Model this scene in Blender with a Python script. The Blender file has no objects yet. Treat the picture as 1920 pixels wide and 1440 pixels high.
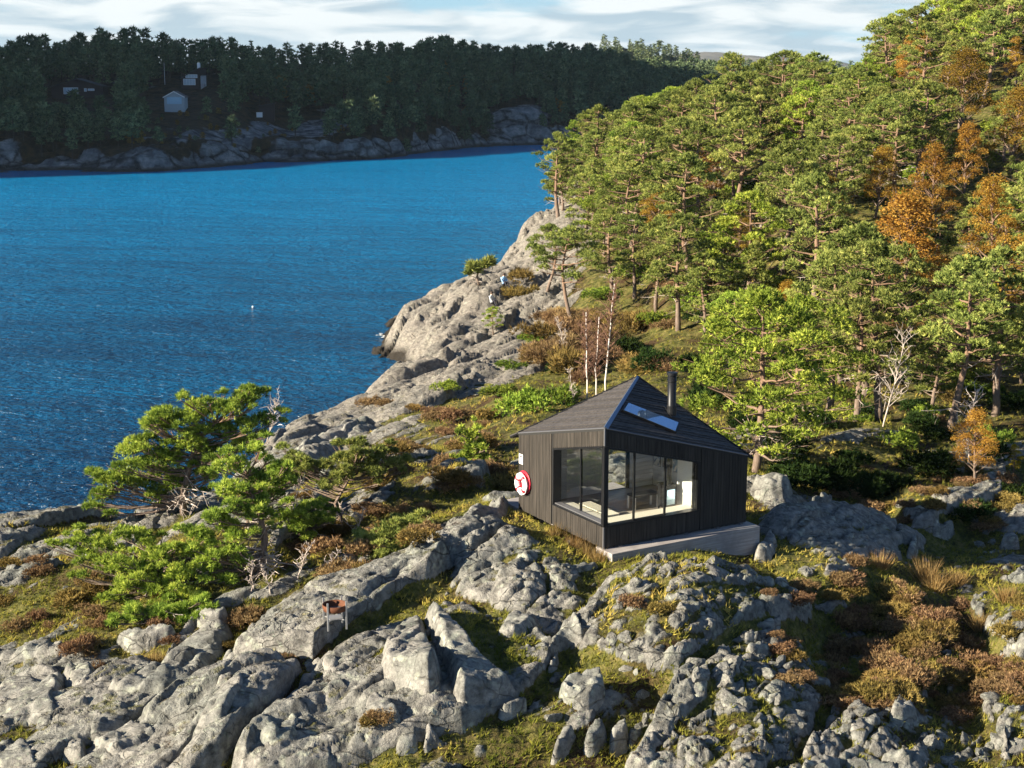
import bpy, bmesh, math, random, time
import numpy as np
from mathutils import Vector, Matrix
T0 = time.time()
SC = bpy.context.scene
COL = SC.collection
# ------------------------------------------------------------------ camera, sky, sun, exposure
CAMH, FPX, PITCH = 20.0, 2820.0, 0.1995          # metres above the fjord, focal length in 1920-wide pixels
cam = bpy.data.cameras.new('camera')
cam.sensor_width = 36.0
cam.lens = FPX / 1920.0 * 36.0
cam.clip_start = 0.5
cam.clip_end = 20000
camo = bpy.data.objects.new('camera', cam)
COL.objects.link(camo)
camo.location = (0, 0, CAMH)
camo.rotation_euler = (math.pi / 2 - PITCH, 0, 0)
SC.camera = camo

SUN_EL = math.radians(21.0)
SUN_TO = Vector((-0.918, -0.396, 0)).normalized()      # horizontal direction towards the sun
world = bpy.data.worlds.new('World')
SC.world = world
world.use_nodes = True
wn, wl = world.node_tree.nodes, world.node_tree.links
wn.clear()
w_out = wn.new('ShaderNodeOutputWorld')
w_bg = wn.new('ShaderNodeBackground')
sky = wn.new('ShaderNodeTexSky')
sky.sky_type = 'NISHITA'
sky.sun_disc = False
sky.sun_elevation = SUN_EL
sky.sun_rotation = math.atan2(SUN_TO.x, SUN_TO.y)
sky.altitude = 20
sky.air_density = 0.75
sky.dust_density = 0.1
sky.ozone_density = 3.0
w_bg.inputs['Strength'].default_value = 0.05
tc = wn.new('ShaderNodeTexCoord')
sep = wn.new('ShaderNodeSeparateXYZ')
wl.new(tc.outputs['Generated'], sep.inputs[0])
def wmath(op, a, b=None, clamp=False):
    n = wn.new('ShaderNodeMath'); n.operation = op; n.use_clamp = clamp
    for i, v in enumerate((a, b)):
        if v is None: continue
        if isinstance(v, (int, float)): n.inputs[i].default_value = v
        else: wl.new(v, n.inputs[i])
    return n.outputs[0]
zc = wmath('ADD', wmath('MAXIMUM', sep.outputs[2], 0.0), 0.14)
cmb = wn.new('ShaderNodeCombineXYZ')
wl.new(wmath('DIVIDE', sep.outputs[0], zc), cmb.inputs[0])
wl.new(wmath('DIVIDE', sep.outputs[1], zc), cmb.inputs[1])
nz = wn.new('ShaderNodeTexNoise')
nz.inputs['Scale'].default_value = 1.1
nz.inputs['Detail'].default_value = 7
nz.inputs['Roughness'].default_value = 0.58
nz.inputs['Distortion'].default_value = 0.4
wl.new(cmb.outputs[0], nz.inputs['Vector'])
nz2 = wn.new('ShaderNodeTexNoise')
nz2.inputs['Scale'].default_value = 2.2
nz2.inputs['Detail'].default_value = 8; nz2.inputs['Distortion'].default_value = 0.6
wl.new(cmb.outputs[0], nz2.inputs['Vector'])
# an altocumulus deck that is closed towards the horizon and opens to blue overhead
cover = wn.new('ShaderNodeMapRange')
cover.inputs[1].default_value = 0.02; cover.inputs[2].default_value = 0.18
cover.inputs[3].default_value = 0.23; cover.inputs[4].default_value = -0.24
wl.new(sep.outputs[2], cover.inputs[0])
cl = wmath('ADD', nz.outputs[0], cover.outputs[0])
cr = wn.new('ShaderNodeMapRange'); cr.interpolation_type = 'SMOOTHSTEP'
cr.inputs[1].default_value = 0.46; cr.inputs[2].default_value = 0.64
wl.new(cl, cr.inputs[0])
ccol = wn.new('ShaderNodeValToRGB')
ccol.color_ramp.elements[0].position = 0.40; ccol.color_ramp.elements[0].color = (3.4, 4.3, 4.9, 1)
ccol.color_ramp.elements[1].position = 0.58; ccol.color_ramp.elements[1].color = (6.6, 6.9, 6.9, 1)
wl.new(nz2.outputs[0], ccol.inputs[0])
wmx = wn.new('ShaderNodeMix'); wmx.data_type = 'RGBA'
wl.new(cr.outputs[0], wmx.inputs[0])
# thin pale haze low over the horizon, as in the photograph's gaps between the clouds
hz = wn.new('ShaderNodeMapRange'); hz.inputs[1].default_value = 0.02; hz.inputs[2].default_value = 0.20; hz.inputs[3].default_value = 0.85; hz.inputs[4].default_value = 0.0
wl.new(sep.outputs[2], hz.inputs[0])
hmx = wn.new('ShaderNodeMix'); hmx.data_type = 'RGBA'; hmx.inputs[7].default_value = (2.6, 4.5, 5.7, 1)
wl.new(hz.outputs[0], hmx.inputs[0]); wl.new(sky.outputs[0], hmx.inputs[6])
wl.new(hmx.outputs[2], wmx.inputs[6])
wl.new(ccol.outputs[0], wmx.inputs[7])
wl.new(wmx.outputs[2], w_bg.inputs['Color'])
wl.new(w_bg.outputs[0], w_out.inputs[0])

sl = bpy.data.lights.new('sun', 'SUN')
sl.energy = 5.0
sl.angle = math.radians(0.5)
sl.color = (1.0, 0.88, 0.68)
so = bpy.data.objects.new('sun', sl)
COL.objects.link(so)
so.location = (-60, -20, 60)
to_sun = Vector((SUN_TO.x * math.cos(SUN_EL), SUN_TO.y * math.cos(SUN_EL), math.sin(SUN_EL)))
so.rotation_euler = to_sun.to_track_quat('Z', 'Y').to_euler()

SC.view_settings.view_transform = 'Standard'
SC.view_settings.look = 'None'
SC.view_settings.exposure = 1.6
SC.view_settings.gamma = 1.0
SC.view_settings.use_curve_mapping = False
SC.cycles.max_bounces = 8
SC.cycles.diffuse_bounces = 6
SC.cycles.glossy_bounces = 4
SC.cycles.transmission_bounces = 6
SC.cycles.transparent_max_bounces = 12
SC.cycles.caustics_reflective = False
SC.cycles.caustics_refractive = False
SC.cycles.use_denoising = True

# ------------------------------------------------------------------ helpers
def tag(o, label=None, cat=None, group=None, kind=None):
    if label: o['label'] = label
    if cat: o['category'] = cat
    if group: o['group'] = group
    if kind: o['kind'] = kind
    return o
def empty(name, loc=(0, 0, 0), rz=0.0, label=None, cat=None, group=None):
    o = bpy.data.objects.new(name, None)
    o.empty_display_size = 0.2
    COL.objects.link(o)
    o.location = loc
    o.rotation_euler = (0, 0, rz)
    return tag(o, label, cat, group)
def link(name, me, parent=None, loc=None, rot=None, scale=None):
    o = bpy.data.objects.new(name, me)
    COL.objects.link(o)
    if parent: o.parent = parent
    if loc is not None: o.location = loc
    if rot is not None: o.rotation_euler = rot
    if scale is not None: o.scale = scale
    return o
def mesh_np(name, V, quads=None, tris=None, mats=(), qmat=None, tmat=None, smooth=False, attrs=None):
    """a mesh straight from numpy arrays"""
    V = np.asarray(V, np.float32).reshape(-1, 3)
    me = bpy.data.meshes.new(name)
    quads = np.zeros((0, 4), np.int32) if quads is None else np.asarray(quads, np.int32).reshape(-1, 4)
    tris = np.zeros((0, 3), np.int32) if tris is None else np.asarray(tris, np.int32).reshape(-1, 3)
    nl = quads.size + tris.size
    me.vertices.add(len(V)); me.vertices.foreach_set('co', V.ravel())
    me.loops.add(nl)
    me.loops.foreach_set('vertex_index', np.concatenate([quads.ravel(), tris.ravel()]))
    nq, nt = len(quads), len(tris)
    me.polygons.add(nq + nt)
    starts = np.concatenate([np.arange(nq) * 4, nq * 4 + np.arange(nt) * 3]).astype(np.int32)
    me.polygons.foreach_set('loop_start', starts)
    me.polygons.foreach_set('use_smooth', np.full(nq + nt, bool(smooth)))
    for m in mats: me.materials.append(m)
    if qmat is not None or tmat is not None:
        mi = np.concatenate([np.zeros(nq, np.int32) if qmat is None else np.broadcast_to(qmat, nq),
                             np.zeros(nt, np.int32) if tmat is None else np.broadcast_to(tmat, nt)]).astype(np.int32)
        me.polygons.foreach_set('material_index', mi)
    for k, a in (attrs or {}).items():
        at = me.attributes.new(k, 'FLOAT', 'POINT')
        at.data.foreach_set('value', np.asarray(a, np.float32).ravel())
    me.update(calc_edges=True)
    me.validate()
    return me
class MB:
    """collects boxes, tubes and polygons into one mesh"""
    def __init__(s): s.v, s.q, s.t, s.qm, s.tm, s.n = [], [], [], [], [], 0
    def add(s, V, Q=None, T=None, m=0):
        V = np.asarray(V, float).reshape(-1, 3)
        if Q is not None and len(Q): s.q.append(np.asarray(Q) + s.n); s.qm.append(np.full(len(Q), m))
        if T is not None and len(T): s.t.append(np.asarray(T) + s.n); s.tm.append(np.full(len(T), m))
        s.v.append(V); s.n += len(V)
    def box(s, x0, x1, y0, y1, z0, z1, m=0):
        s.hexa([(x0, y0, z0), (x1, y0, z0), (x1, y1, z0), (x0, y1, z0), (x0, y0, z1), (x1, y0, z1), (x1, y1, z1), (x0, y1, z1)], m)
    def hexa(s, P, m=0):
        s.add(P, [(0, 3, 2, 1), (4, 5, 6, 7), (0, 1, 5, 4), (1, 2, 6, 5), (2, 3, 7, 6), (3, 0, 4, 7)], m=m)
    def prism(s, poly, off, m=0):
        """polygon (list of 3d points) extruded by the vector off"""
        a = np.asarray(poly, float); n = len(a); b = a + np.asarray(off)
        Q = [(i, (i + 1) % n, n + (i + 1) % n, n + i) for i in range(n)]
        T = [(0, i + 1, i) for i in range(1, n - 1)] + [(n, n + i, n + i + 1) for i in range(1, n - 1)]
        s.add(np.vstack([a, b]), Q, T, m)
    def tube(s, pts, rad, sides=8, m=0, cap=True):
        P = np.asarray(pts, float); n = len(P)
        R = np.broadcast_to(np.asarray(rad, float), n)
        d = np.gradient(P, axis=0); d /= np.linalg.norm(d, axis=1, keepdims=True) + 1e-9
        ref = np.array([0.31, 0.17, 1.0]) if abs(d[0][2]) < 0.9 else np.array([1.0, 0.2, 0.1])
        a = np.cross(d, ref); a /= np.linalg.norm(a, axis=1, keepdims=True) + 1e-9
        b = np.cross(d, a)
        th = np.linspace(0, 2 * np.pi, sides, endpoint=False)
        V = P[:, None] + R[:, None, None] * (np.cos(th)[None, :, None] * a[:, None] + np.sin(th)[None, :, None] * b[:, None])
        i, j = np.meshgrid(np.arange(n - 1), np.arange(sides), indexing='ij')
        j2 = (j + 1) % sides
        Q = np.stack([i * sides + j, i * sides + j2, (i + 1) * sides + j2, (i + 1) * sides + j], -1).reshape(-1, 4)
        V = V.reshape(-1, 3); T = []
        if cap:
            V = np.vstack([V, P[0], P[-1]]); c0 = n * sides
            T = [(c0, (k + 1) % sides, k) for k in range(sides)] + [(c0 + 1, (n - 1) * sides + k, (n - 1) * sides + (k + 1) % sides) for k in range(sides)]
        s.add(V, Q, T, m)
    def lathe(s, prof, sides=24, m=0, axis='z', centre=(0, 0, 0)):
        th = np.linspace(0, 2 * np.pi, sides, endpoint=False); pr = np.asarray(prof, float); n = len(pr)
        V = np.stack([pr[:, 0:1] * np.cos(th), pr[:, 0:1] * np.sin(th), np.repeat(pr[:, 1:2], sides, 1)], -1)
        if axis == 'x': V = V[..., [2, 0, 1]]
        i, j = np.meshgrid(np.arange(n - 1), np.arange(sides), indexing='ij'); j2 = (j + 1) % sides
        Q = np.stack([i * sides + j, i * sides + j2, (i + 1) * sides + j2, (i + 1) * sides + j], -1).reshape(-1, 4)
        s.add(V.reshape(-1, 3) + np.asarray(centre), Q, None, m)
    def mesh(s, name, mats, smooth=False, attrs=None):
        c = lambda L, w: np.concatenate(L) if L else np.zeros((0, w) if w > 1 else 0, np.int32)
        return mesh_np(name, np.concatenate(s.v), c(s.q, 4), c(s.t, 3), mats, c(s.qm, 1), c(s.tm, 1), smooth, attrs)
    def build(s, name, mats, parent=None, smooth=False, **k):
        return link(name, s.mesh(name, mats if isinstance(mats, (list, tuple)) else [mats], smooth), parent, **k)
def copy_tree(o, parent=None):
    c = o.copy(); COL.objects.link(c)
    if parent is not None: c.parent = parent
    for ch in o.children: copy_tree(ch, c)
    return c

# vectorised noise -------------------------------------------------
def _hash(ix, iy, seed):
    h = (ix.astype(np.int64) * 374761393 + iy.astype(np.int64) * 668265263 + seed * 1442695041) & 0xFFFFFFFF
    h = ((h ^ (h >> 13)) * 1274126177) & 0xFFFFFFFF
    h = h ^ (h >> 16)
    return (h & 0xFFFFFF).astype(np.float32) / np.float32(0xFFFFFF)
def vnoise(x, y, seed=0):
    ix, iy = np.floor(x), np.floor(y)
    fx, fy = (x - ix).astype(np.float32), (y - iy).astype(np.float32)
    ux, uy = fx * fx * (3 - 2 * fx), fy * fy * (3 - 2 * fy)
    a, b = _hash(ix, iy, seed), _hash(ix + 1, iy, seed)
    c, d = _hash(ix, iy + 1, seed), _hash(ix + 1, iy + 1, seed)
    return ((a + (b - a) * ux) * (1 - uy) + (c + (d - c) * ux) * uy) * 2 - 1
def fbm(x, y, seed=0, oct=4, gain=0.5):
    s, a, n = 0, 1.0, 0
    for o in range(oct):
        ca, sa = math.cos(o * 0.9), math.sin(o * 0.9)
        s = s + a * vnoise((x * ca - y * sa) * 2 ** o, (x * sa + y * ca) * 2 ** o, seed + o * 17)
        n += a; a *= gain
    return s / n
def worley(x, y, seed=0, jit=0.9):
    """F1, F2, three random numbers of the nearest cell and the offset from its centre"""
    ix, iy = np.floor(x), np.floor(y)
    F1 = np.full(x.shape, 9.0, np.float32); F2 = F1.copy()
    cx = np.zeros_like(F1); cy = cx.copy(); ox = cx.copy(); oy = cx.copy()
    for dx in (-1, 0, 1):
        for dy in (-1, 0, 1):
            jx, jy = ix + dx, iy + dy
            px = jx + 0.5 + (_hash(jx, jy, seed) - 0.5) * jit
            py = jy + 0.5 + (_hash(jx, jy, seed + 91) - 0.5) * jit
            ex, ey = (x - px).astype(np.float32), (y - py).astype(np.float32)
            d = np.sqrt(ex * ex + ey * ey)
            m = d < F1
            F2 = np.where(m, F1, np.minimum(F2, d))
            F1 = np.where(m, d, F1)
            cx = np.where(m, jx, cx); cy = np.where(m, jy, cy); ox = np.where(m, ex, ox); oy = np.where(m, ey, oy)
    return F1, F2, (_hash(cx, cy, seed + 5), _hash(cx, cy, seed + 6), _hash(cx, cy, seed + 7)), ox, oy
def sstep(a, b, x):
    t = np.clip((x - a) / (b - a), 0, 1)
    return t * t * (3 - 2 * t)
def blocks(x, y, size, seed, ang=0.6, stretch=1.7, tilt=0.5, crack=0.35, cw=0.10):
    """broken bedrock: tilted faceted blocks with cracks between them, in units of the block size"""
    wx = x + 0.35 * size * fbm(x / size * 0.7, y / size * 0.7, seed + 31, 3)
    wy = y + 0.35 * size * fbm(x / size * 0.7 + 7, y / size * 0.7, seed + 47, 3)
    ca, sa = math.cos(ang), math.sin(ang)
    u, v = (wx * ca + wy * sa) / (size * stretch), (-wx * sa + wy * ca) / size
    F1, F2, r, ox, oy = worley(u, v, seed)
    e = F2 - F1
    # two planes per block meet in a ridge, so each block is faceted rather than domed
    p1 = (r[1] - 0.5) * 2 * ox + (r[2] - 0.5) * 2 * oy
    p2 = (r[2] - 0.5) * 2 * ox - (r[0] - 0.5) * 2 * oy
    g = sstep(0.0, cw, e)
    h = g * ((r[0] - 0.5) * 0.8 + 0.12 + tilt * np.clip(np.minimum(p1, 0.16 + p2), -0.5, 0.20)) - crack * (1 - g) + 0.10 * sstep(0, 0.35, e)
    return h * size

# photographed directions -> the place ----------------------------
CP, SP = math.cos(PITCH), math.sin(PITCH)
def ray(px, py):
    w = (720 - py) / FPX
    return np.array([(px - 960) / FPX, CP + w * SP, -SP + w * CP])
def PZ(px, py, z):
    d = ray(px, py)
    return np.array([0, 0, CAMH]) + d * ((z - CAMH) / d[2])
def box_blur(a, k):
    for ax in (0, 1):
        p = np.pad(a, [(k + 1, k) if i == ax else (0, 0) for i in (0, 1)], mode='edge').astype(np.float64).cumsum(ax)
        n = 2 * k + 1
        a = ((p[n:] - p[:-n]) if ax == 0 else (p[:, n:] - p[:, :-n])) / n
    return a.astype(np.float32)
def PD(px, py, dist):
    d = ray(px, py)
    return np.array([0, 0, CAMH]) + d * (dist / d[1])

# materials -------------------------------------------------------
class NT:
    def __init__(s, name):
        s.m = bpy.data.materials.new(name); s.m.use_nodes = True
        s.t = s.m.node_tree; s.t.nodes.clear()
        s.out = s.t.nodes.new('ShaderNodeOutputMaterial')
    def n(s, typ, **k):
        n = s.t.nodes.new('ShaderNode' + typ)
        for a, b in k.items():
            if hasattr(n, a): setattr(n, a, b)
        return n
    def l(s, a, b): s.t.links.new(a, b)
    def set(s, inp, v):
        if isinstance(v, bpy.types.NodeSocket): s.l(v, inp)
        else: inp.default_value = v
    def coord(s, kind='Object', scale=(1, 1, 1), rot=(0, 0, 0)):
        c = s.n('TexCoord'); m = s.n('Mapping')
        m.inputs['Scale'].default_value = scale; m.inputs['Rotation'].default_value = rot
        s.l(c.outputs[kind], m.inputs[0]); return m.outputs[0]
    def pos(s, scale=(1, 1, 1), rot=(0, 0, 0)):
        g = s.n('NewGeometry'); m = s.n('Mapping')
        m.inputs['Scale'].default_value = scale; m.inputs['Rotation'].default_value = rot
        s.l(g.outputs['Position'], m.inputs[0]); return m.outputs[0]
    def noise(s, vec, scale, detail=4, rough=0.55, dist=0.0):
        n = s.n('TexNoise'); s.l(vec, n.inputs['Vector'])
        n.inputs['Scale'].default_value = scale; n.inputs['Detail'].default_value = detail
        n.inputs['Roughness'].default_value = rough; n.inputs['Distortion'].default_value = dist
        return n.outputs[0]
    def vor(s, vec, scale, feature='F1'):
        n = s.n('TexVoronoi'); n.feature = feature; s.l(vec, n.inputs['Vector']); n.inputs['Scale'].default_value = scale
        return n.outputs[0]
    def ramp(s, fac, stops):
        n = s.n('ValToRGB'); e = n.color_ramp.elements
        while len(e) < len(stops): e.new(0.5)
        for i, (p, c) in enumerate(stops):
            e[i].position = p; e[i].color = tuple(c) + (1,) if len(c) == 3 else c
        s.l(fac, n.inputs[0]); return n.outputs[0]
    def mix(s, fac, a, b, blend='MIX'):
        n = s.n('Mix'); n.data_type = 'RGBA'; n.blend_type = blend
        s.set(n.inputs[0], fac)
        for i, v in ((6, a), (7, b)):
            if isinstance(v, tuple): v = tuple(v) + (1,) if len(v) == 3 else v
            s.set(n.inputs[i], v)
        return n.outputs[2]
    def math(s, op, a, b=0.0, clamp=False):
        n = s.n('Math'); n.operation = op; n.use_clamp = clamp
        s.set(n.inputs[0], a); s.set(n.inputs[1], b); return n.outputs[0]
    def rng(s, v, a, b, c=0.0, d=1.0, smooth=False):
        n = s.n('MapRange')
        if smooth: n.interpolation_type = 'SMOOTHSTEP'
        s.l(v, n.inputs[0])
        for i, q in enumerate((a, b, c, d)): n.inputs[i + 1].default_value = q
        return n.outputs[0]
    def attr(s, name):
        n = s.n('Attribute'); n.attribute_name = name; return n.outputs['Fac']
    def rand(s): return s.n('ObjectInfo').outputs['Random']
    def bump(s, h, strength=0.5, dist=0.05, nrm=None):
        n = s.n('Bump'); n.inputs['Strength'].default_value = strength; n.inputs['Distance'].default_value = dist
        s.l(h, n.inputs['Height'])
        if nrm is not None: s.l(nrm, n.inputs['Normal'])
        return n.outputs[0]
    def bsdf(s, color, rough=0.8, metal=0.0, normal=None, spec=0.3, **k):
        n = s.n('BsdfPrincipled')
        if isinstance(color, tuple): color = tuple(color) + (1,) if len(color) == 3 else color
        s.set(n.inputs['Base Color'], color); s.set(n.inputs['Roughness'], rough); s.set(n.inputs['Metallic'], metal)
        s.set(n.inputs['Specular IOR Level'], spec)
        if normal is not None: s.l(normal, n.inputs['Normal'])
        for a, b in k.items(): s.set(n.inputs[a.replace('_', ' ')], b)
        return n.outputs[0]
    def done(s, sh):
        s.l(sh, s.out.inputs[0]); return s.m
def simple(name, col, rough=0.6, metal=0.0, var=0.12, scale=6.0, spec=0.4):
    t = NT(name); v = t.noise(t.coord('Object'), scale, 4)
    c = t.mix(v, tuple(np.array(col) * (1 - var)), tuple(np.array(col) * (1 + var)))
    return t.done(t.bsdf(c, rough, metal, spec=spec))
# ------------------------------------------------------------------ the lie of the land (control points, thin-plate spline)
CABIN = np.array([2.541, 40.02, 7.28]); CTH = 0.534
CE1 = np.array([math.cos(CTH), math.sin(CTH)]); CE2 = np.array([-math.sin(CTH), math.cos(CTH)])
def cab_xy(s, t): return CABIN[:2] + CE1 * s + CE2 * t
_cp = []
for q in [
    (-300, 1760, 3.6), (0, 1720, 4.2), (640, 1720, 4.6), (1280, 1720, 4.5), (1920, 1720, 3.6), (2250, 1720, 2.8),
    (-250, 1440, 4.2), (0, 1440, 4.6), (300, 1440, 4.9), (640, 1440, 5.2), (960, 1440, 5.3), (1280, 1440, 5.2), (1600, 1440, 4.9), (1920, 1440, 4.4), (2200, 1440, 4.0),
    (-250, 1300, 4.2), (0, 1300, 4.7), (250, 1300, 5.2), (500, 1300, 5.7), (800, 1300, 6.0), (1100, 1300, 6.0), (1400, 1300, 5.8), (1700, 1300, 5.2), (1920, 1300, 4.7), (2200, 1300, 4.3),
    (0, 1180, 4.7), (250, 1180, 5.3), (500, 1180, 5.9), (650, 1190, 6.2), (850, 1160, 6.6), (1050, 1180, 6.5), (1300, 1180, 6.5), (1550, 1180, 5.8), (1750, 1180, 5.2), (1920, 1180, 4.8),
    (-250, 1080, 4.0), (0, 1080, 4.6), (200, 1080, 5.2), (450, 1090, 5.9), (640, 1090, 6.3), (840, 1060, 6.9), (1000, 1060, 7.0), (1450, 1060, 6.2), (1600, 1080, 5.6), (1750, 1080, 5.2), (1920, 1080, 4.9), (2200, 1080, 4.6),
    (900, 980, 7.1), (0, 1012, 4.5), (130, 990, 4.7), (260, 968, 5.0), (360, 955, 5.0), (420, 935, 4.4), (480, 893, 2.4), (530, 850, 0.7),
    (600, 960, 5.9), (700, 900, 6.0), (700, 1000, 6.3), (850, 950, 6.9), (900, 900, 6.4), (800, 850, 4.6), (880, 830, 4.8), (700, 830, 3.0), (620, 850, 2.4), (590, 812, 0.9),
    (740, 800, 3.0), (760, 742, 1.7), (850, 780, 3.4), (950, 760, 4.2), (850, 700, 2.2), (800, 690, 0.4), (690, 775, 0.8), (765, 655, 0.5), (745, 628, 0.5), (775, 598, 1.3),
    (830, 563, 2.4), (900, 528, 2.7), (980, 450, 4.2), (1060, 380, 5.2), (900, 640, 2.2), (1000, 600, 3.2), (1000, 700, 3.6), (1075, 610, 3.8), (1100, 500, 6.0), (1000, 520, 4.0),
    (1080, 440, 6.5), (1150, 400, 8.0), (1200, 600, 4.6), (1250, 700, 4.8), (1300, 620, 5.0), (1400, 560, 6.0), (1500, 640, 5.2), (1450, 800, 5.4), (1500, 900, 5.9), (1600, 1000, 5.6),
    (1750, 980, 5.2), (1920, 1000, 5.0), (1700, 880, 5.0), (1920, 880, 5.0), (1700, 780, 4.8), (1920, 760, 5.0), (1700, 680, 5.2), (1920, 660, 5.5), (1920, 560, 7.5), (1700, 560, 7.0),
    (1500, 520, 7.5), (1300, 450, 9.0), (2250, 800, 5.5), (2250, 600, 8.5)]:
    _cp.append(PZ(*q))
for q in [(1110, 335, 205), (1200, 400, 130), (1330, 380, 130), (1480, 330, 130), (1640, 290, 130), (1760, 270, 130), (1920, 240, 130), (2250, 210, 130),
          (1480, 440, 105), (1640, 420, 105), (1920, 380, 105), (1230, 290, 175), (1330, 285, 172), (1480, 230, 172), (1640, 160, 174), (1760, 112, 176), (1920, 70, 176), (2250, 30, 180)]:
    _cp.append(PD(*q))
# under and beside the cabin
for s, t, z in [(-0.3, 0, 6.98), (-0.25, 1.2, 7.14), (-0.25, 2.6, 7.22), (-0.25, 4.4, 7.24), (0.0, -0.9, 7.02), (2.5, -1.0, 6.90), (5.4, -0.9, 6.55), (6.0, 2.0, 6.5), (2.5, 2.3, 6.85), (5.0, 5.2, 6.5), (1.5, 6.2, 6.8), (-1.6, 2.0, 7.1)]:
    _cp.append(np.array([*cab_xy(s, t), z]))
# sea bed and the falling ground behind the skylines
for x, y, z in [(-24, 58, 0.5), (-26, 66, -3), (-17, 64, 0.0), (-14.5, 70, -1.5), (-40, 50, -3), (-36, 36, 0.5), (-30, 90, -5), (-14, 84, -3.0), (-13, 100, -4), (-16, 120, -4), (-24, 135, -6), (-8, 140, -4), (-2, 150, -2.5), (4, 185, -2.0),
                (8, 225, -1.5), (-40, 170, -8), (0, 260, -5), (25, 250, 1.0), (45, 250, 6), (75, 255, 8), (110, 250, 12), (150, 240, 18), (40, 320, -3), (100, 330, 0), (160, 330, 4), (-30, 320, -9), (-60, 240, -9), (-80, 100, -8), (-60, 20, -4),
                (60, 40, 3.5), (85, 90, 10), (120, 150, 20), (170, 120, 20), (120, 40, 8), (-20, 5, 2.5), (0, 5, 3.2), (25, 5, 2.5), (90, 0, 4)]:
    _cp.append(np.array([x, y, z], float))
_cp = np.array(_cp)
def _tps_fit(P, lam):
    n = len(P); r = np.linalg.norm(P[:, None, :2] - P[None, :, :2], axis=2)
    K = np.where(r > 0, r * r * np.log(r + 1e-12), 0) + np.eye(n) * lam
    A = np.zeros((n + 3, n + 3)); A[:n, :n] = K; A[:n, n] = 1; A[:n, n + 1:] = P[:, :2]
    A[n, :n] = 1; A[n + 1:, :n] = P[:, :2].T
    return np.linalg.solve(A, np.concatenate([P[:, 2], np.zeros(3)]))
# log-distance coordinates keep the spline well behaved between the near knoll and the far hill
def _warp(x, y):
    x = np.asarray(x, float); y = np.asarray(y, float)
    r = np.sqrt(x * x + (y + 12) ** 2); k = np.log(r) * 40 / np.maximum(r, 1e-6)
    return x * k, (y + 12) * k
_wx, _wy = _warp(_cp[:, 0], _cp[:, 1])
_tw = _tps_fit(np.stack([_wx, _wy, _cp[:, 2]], 1), 0.4)
_cw = np.stack([_wx, _wy], 1).astype(np.float32)
def zbase(x, y):
    x = np.asarray(x, float); sh = x.shape
    u, v = _warp(x.ravel(), np.asarray(y, float).ravel()); out = np.empty(u.size)
    for a in range(0, u.size, 40000):
        uu, vv = u[a:a + 40000].astype(np.float32), v[a:a + 40000].astype(np.float32)
        r2 = (uu[:, None] - _cw[None, :, 0]) ** 2 + (vv[:, None] - _cw[None, :, 1]) ** 2
        out[a:a + 40000] = (0.5 * r2 * np.log(r2 + 1e-9)) @ _tw[:-3].astype(np.float32) + _tw[-3] + _tw[-2] * uu + _tw[-1] * vv
    return out.reshape(sh)
def G0(px, py, lift=0.0, z=5.5):
    """where the line of sight through a photograph point meets the base surface"""
    for i in range(12):
        p = PZ(px, py, z); z = 0.5 * z + 0.5 * (float(zbase(np.array([p[0]]), np.array([p[1]]))[0]) + lift)
    return PZ(px, py, z)

# how far bare rock stands above (+) or lies below (-) the turf, in metres, blob by blob
_bias = []
for px, py, r, b in [
    (60, 1330, 2.6, .30), (250, 1260, 2.0, .22), (300, 1370, 2.2, .30), (480, 1330, 2.0, .26), (620, 1240, 1.0, .18), (580, 1410, 2.2, .16), (760, 1210, 1.6, .0), (880, 1230, 1.6, -.12), (930, 1190, 1.0, -.2), (840, 1390, 1.5, .15),
    (900, 1040, 1.9, .20), (960, 1110, 1.9, .18), (840, 1060, 1.5, .22), (1060, 1160, 1.5, .14), (1250, 1110, 1.8, .08), (1440, 1190, 1.4, .16), (1420, 1120, 1.4, .1), (1130, 1300, 1.3, .06), (1200, 1390, 2.2, .16), (1400, 1400, 2.5, .15), (1600, 1410, 2.5, .18), (1690, 1330, 1.3, .12),
    (1330, 1300, 2.0, .08), (1490, 1290, 1.6, .12), (1050, 1420, 1.2, .06), (1440, 910, 1.8, .28), (1500, 1000, 2.0, .18), (1440, 1010, 1.2, .2), (1690, 1010, 1.5, .15), (1850, 1000, 3.0, .1), (1800, 960, 2, .1), (1900, 1290, 2, .02), (1850, 1400, 2, .04),
    (40, 1030, 2.2, .16), (60, 1085, 1.6, .12), (950, 935, 1.6, .2), (880, 960, 1.6, .16), (560, 1140, 1.0, .15), (600, 1110, 1.2, .05), (720, 1130, 1.0, -.10), (640, 1170, .8, -.16),
    (120, 1130, 3.0, -.35), (60, 1160, 1.8, -.25), (260, 1150, 2.0, -.2), (330, 1060, 3.0, -.25), (500, 1060, 1.8, -.15), (600, 1000, 2.6, -.16), (720, 960, 3.0, -.2), (820, 900, 4.0, -.25), (1650, 1150, 3.2, -.4), (1800, 1200, 3.0, -.4), (1880, 1100, 2.4, -.3), (1550, 1110, 1.8, -.12),
    (1560, 1250, 1.3, -.12), (1750, 1370, 1.2, -.1), (970, 1310, 1.3, -.2), (1010, 1390, 1.4, -.2), (900, 1180, 0.7, -.2), (1160, 1230, 1.2, -.12), (1080, 1010, .9, -.3), (1120, 1055, 1.0, -.25), (1250, 1065, 1.2, -.2), (1390, 1050, 1.0, -.2), (1150, 1120, .9, -.12), (1100, 1255, .9, -.08),
    (1600, 930, 4.0, -.3), (1750, 900, 4.0, -.2), (1550, 870, 4.0, -.3)]:
    p = G0(px, py); _bias.append((p[0], p[1], r, b))
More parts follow.
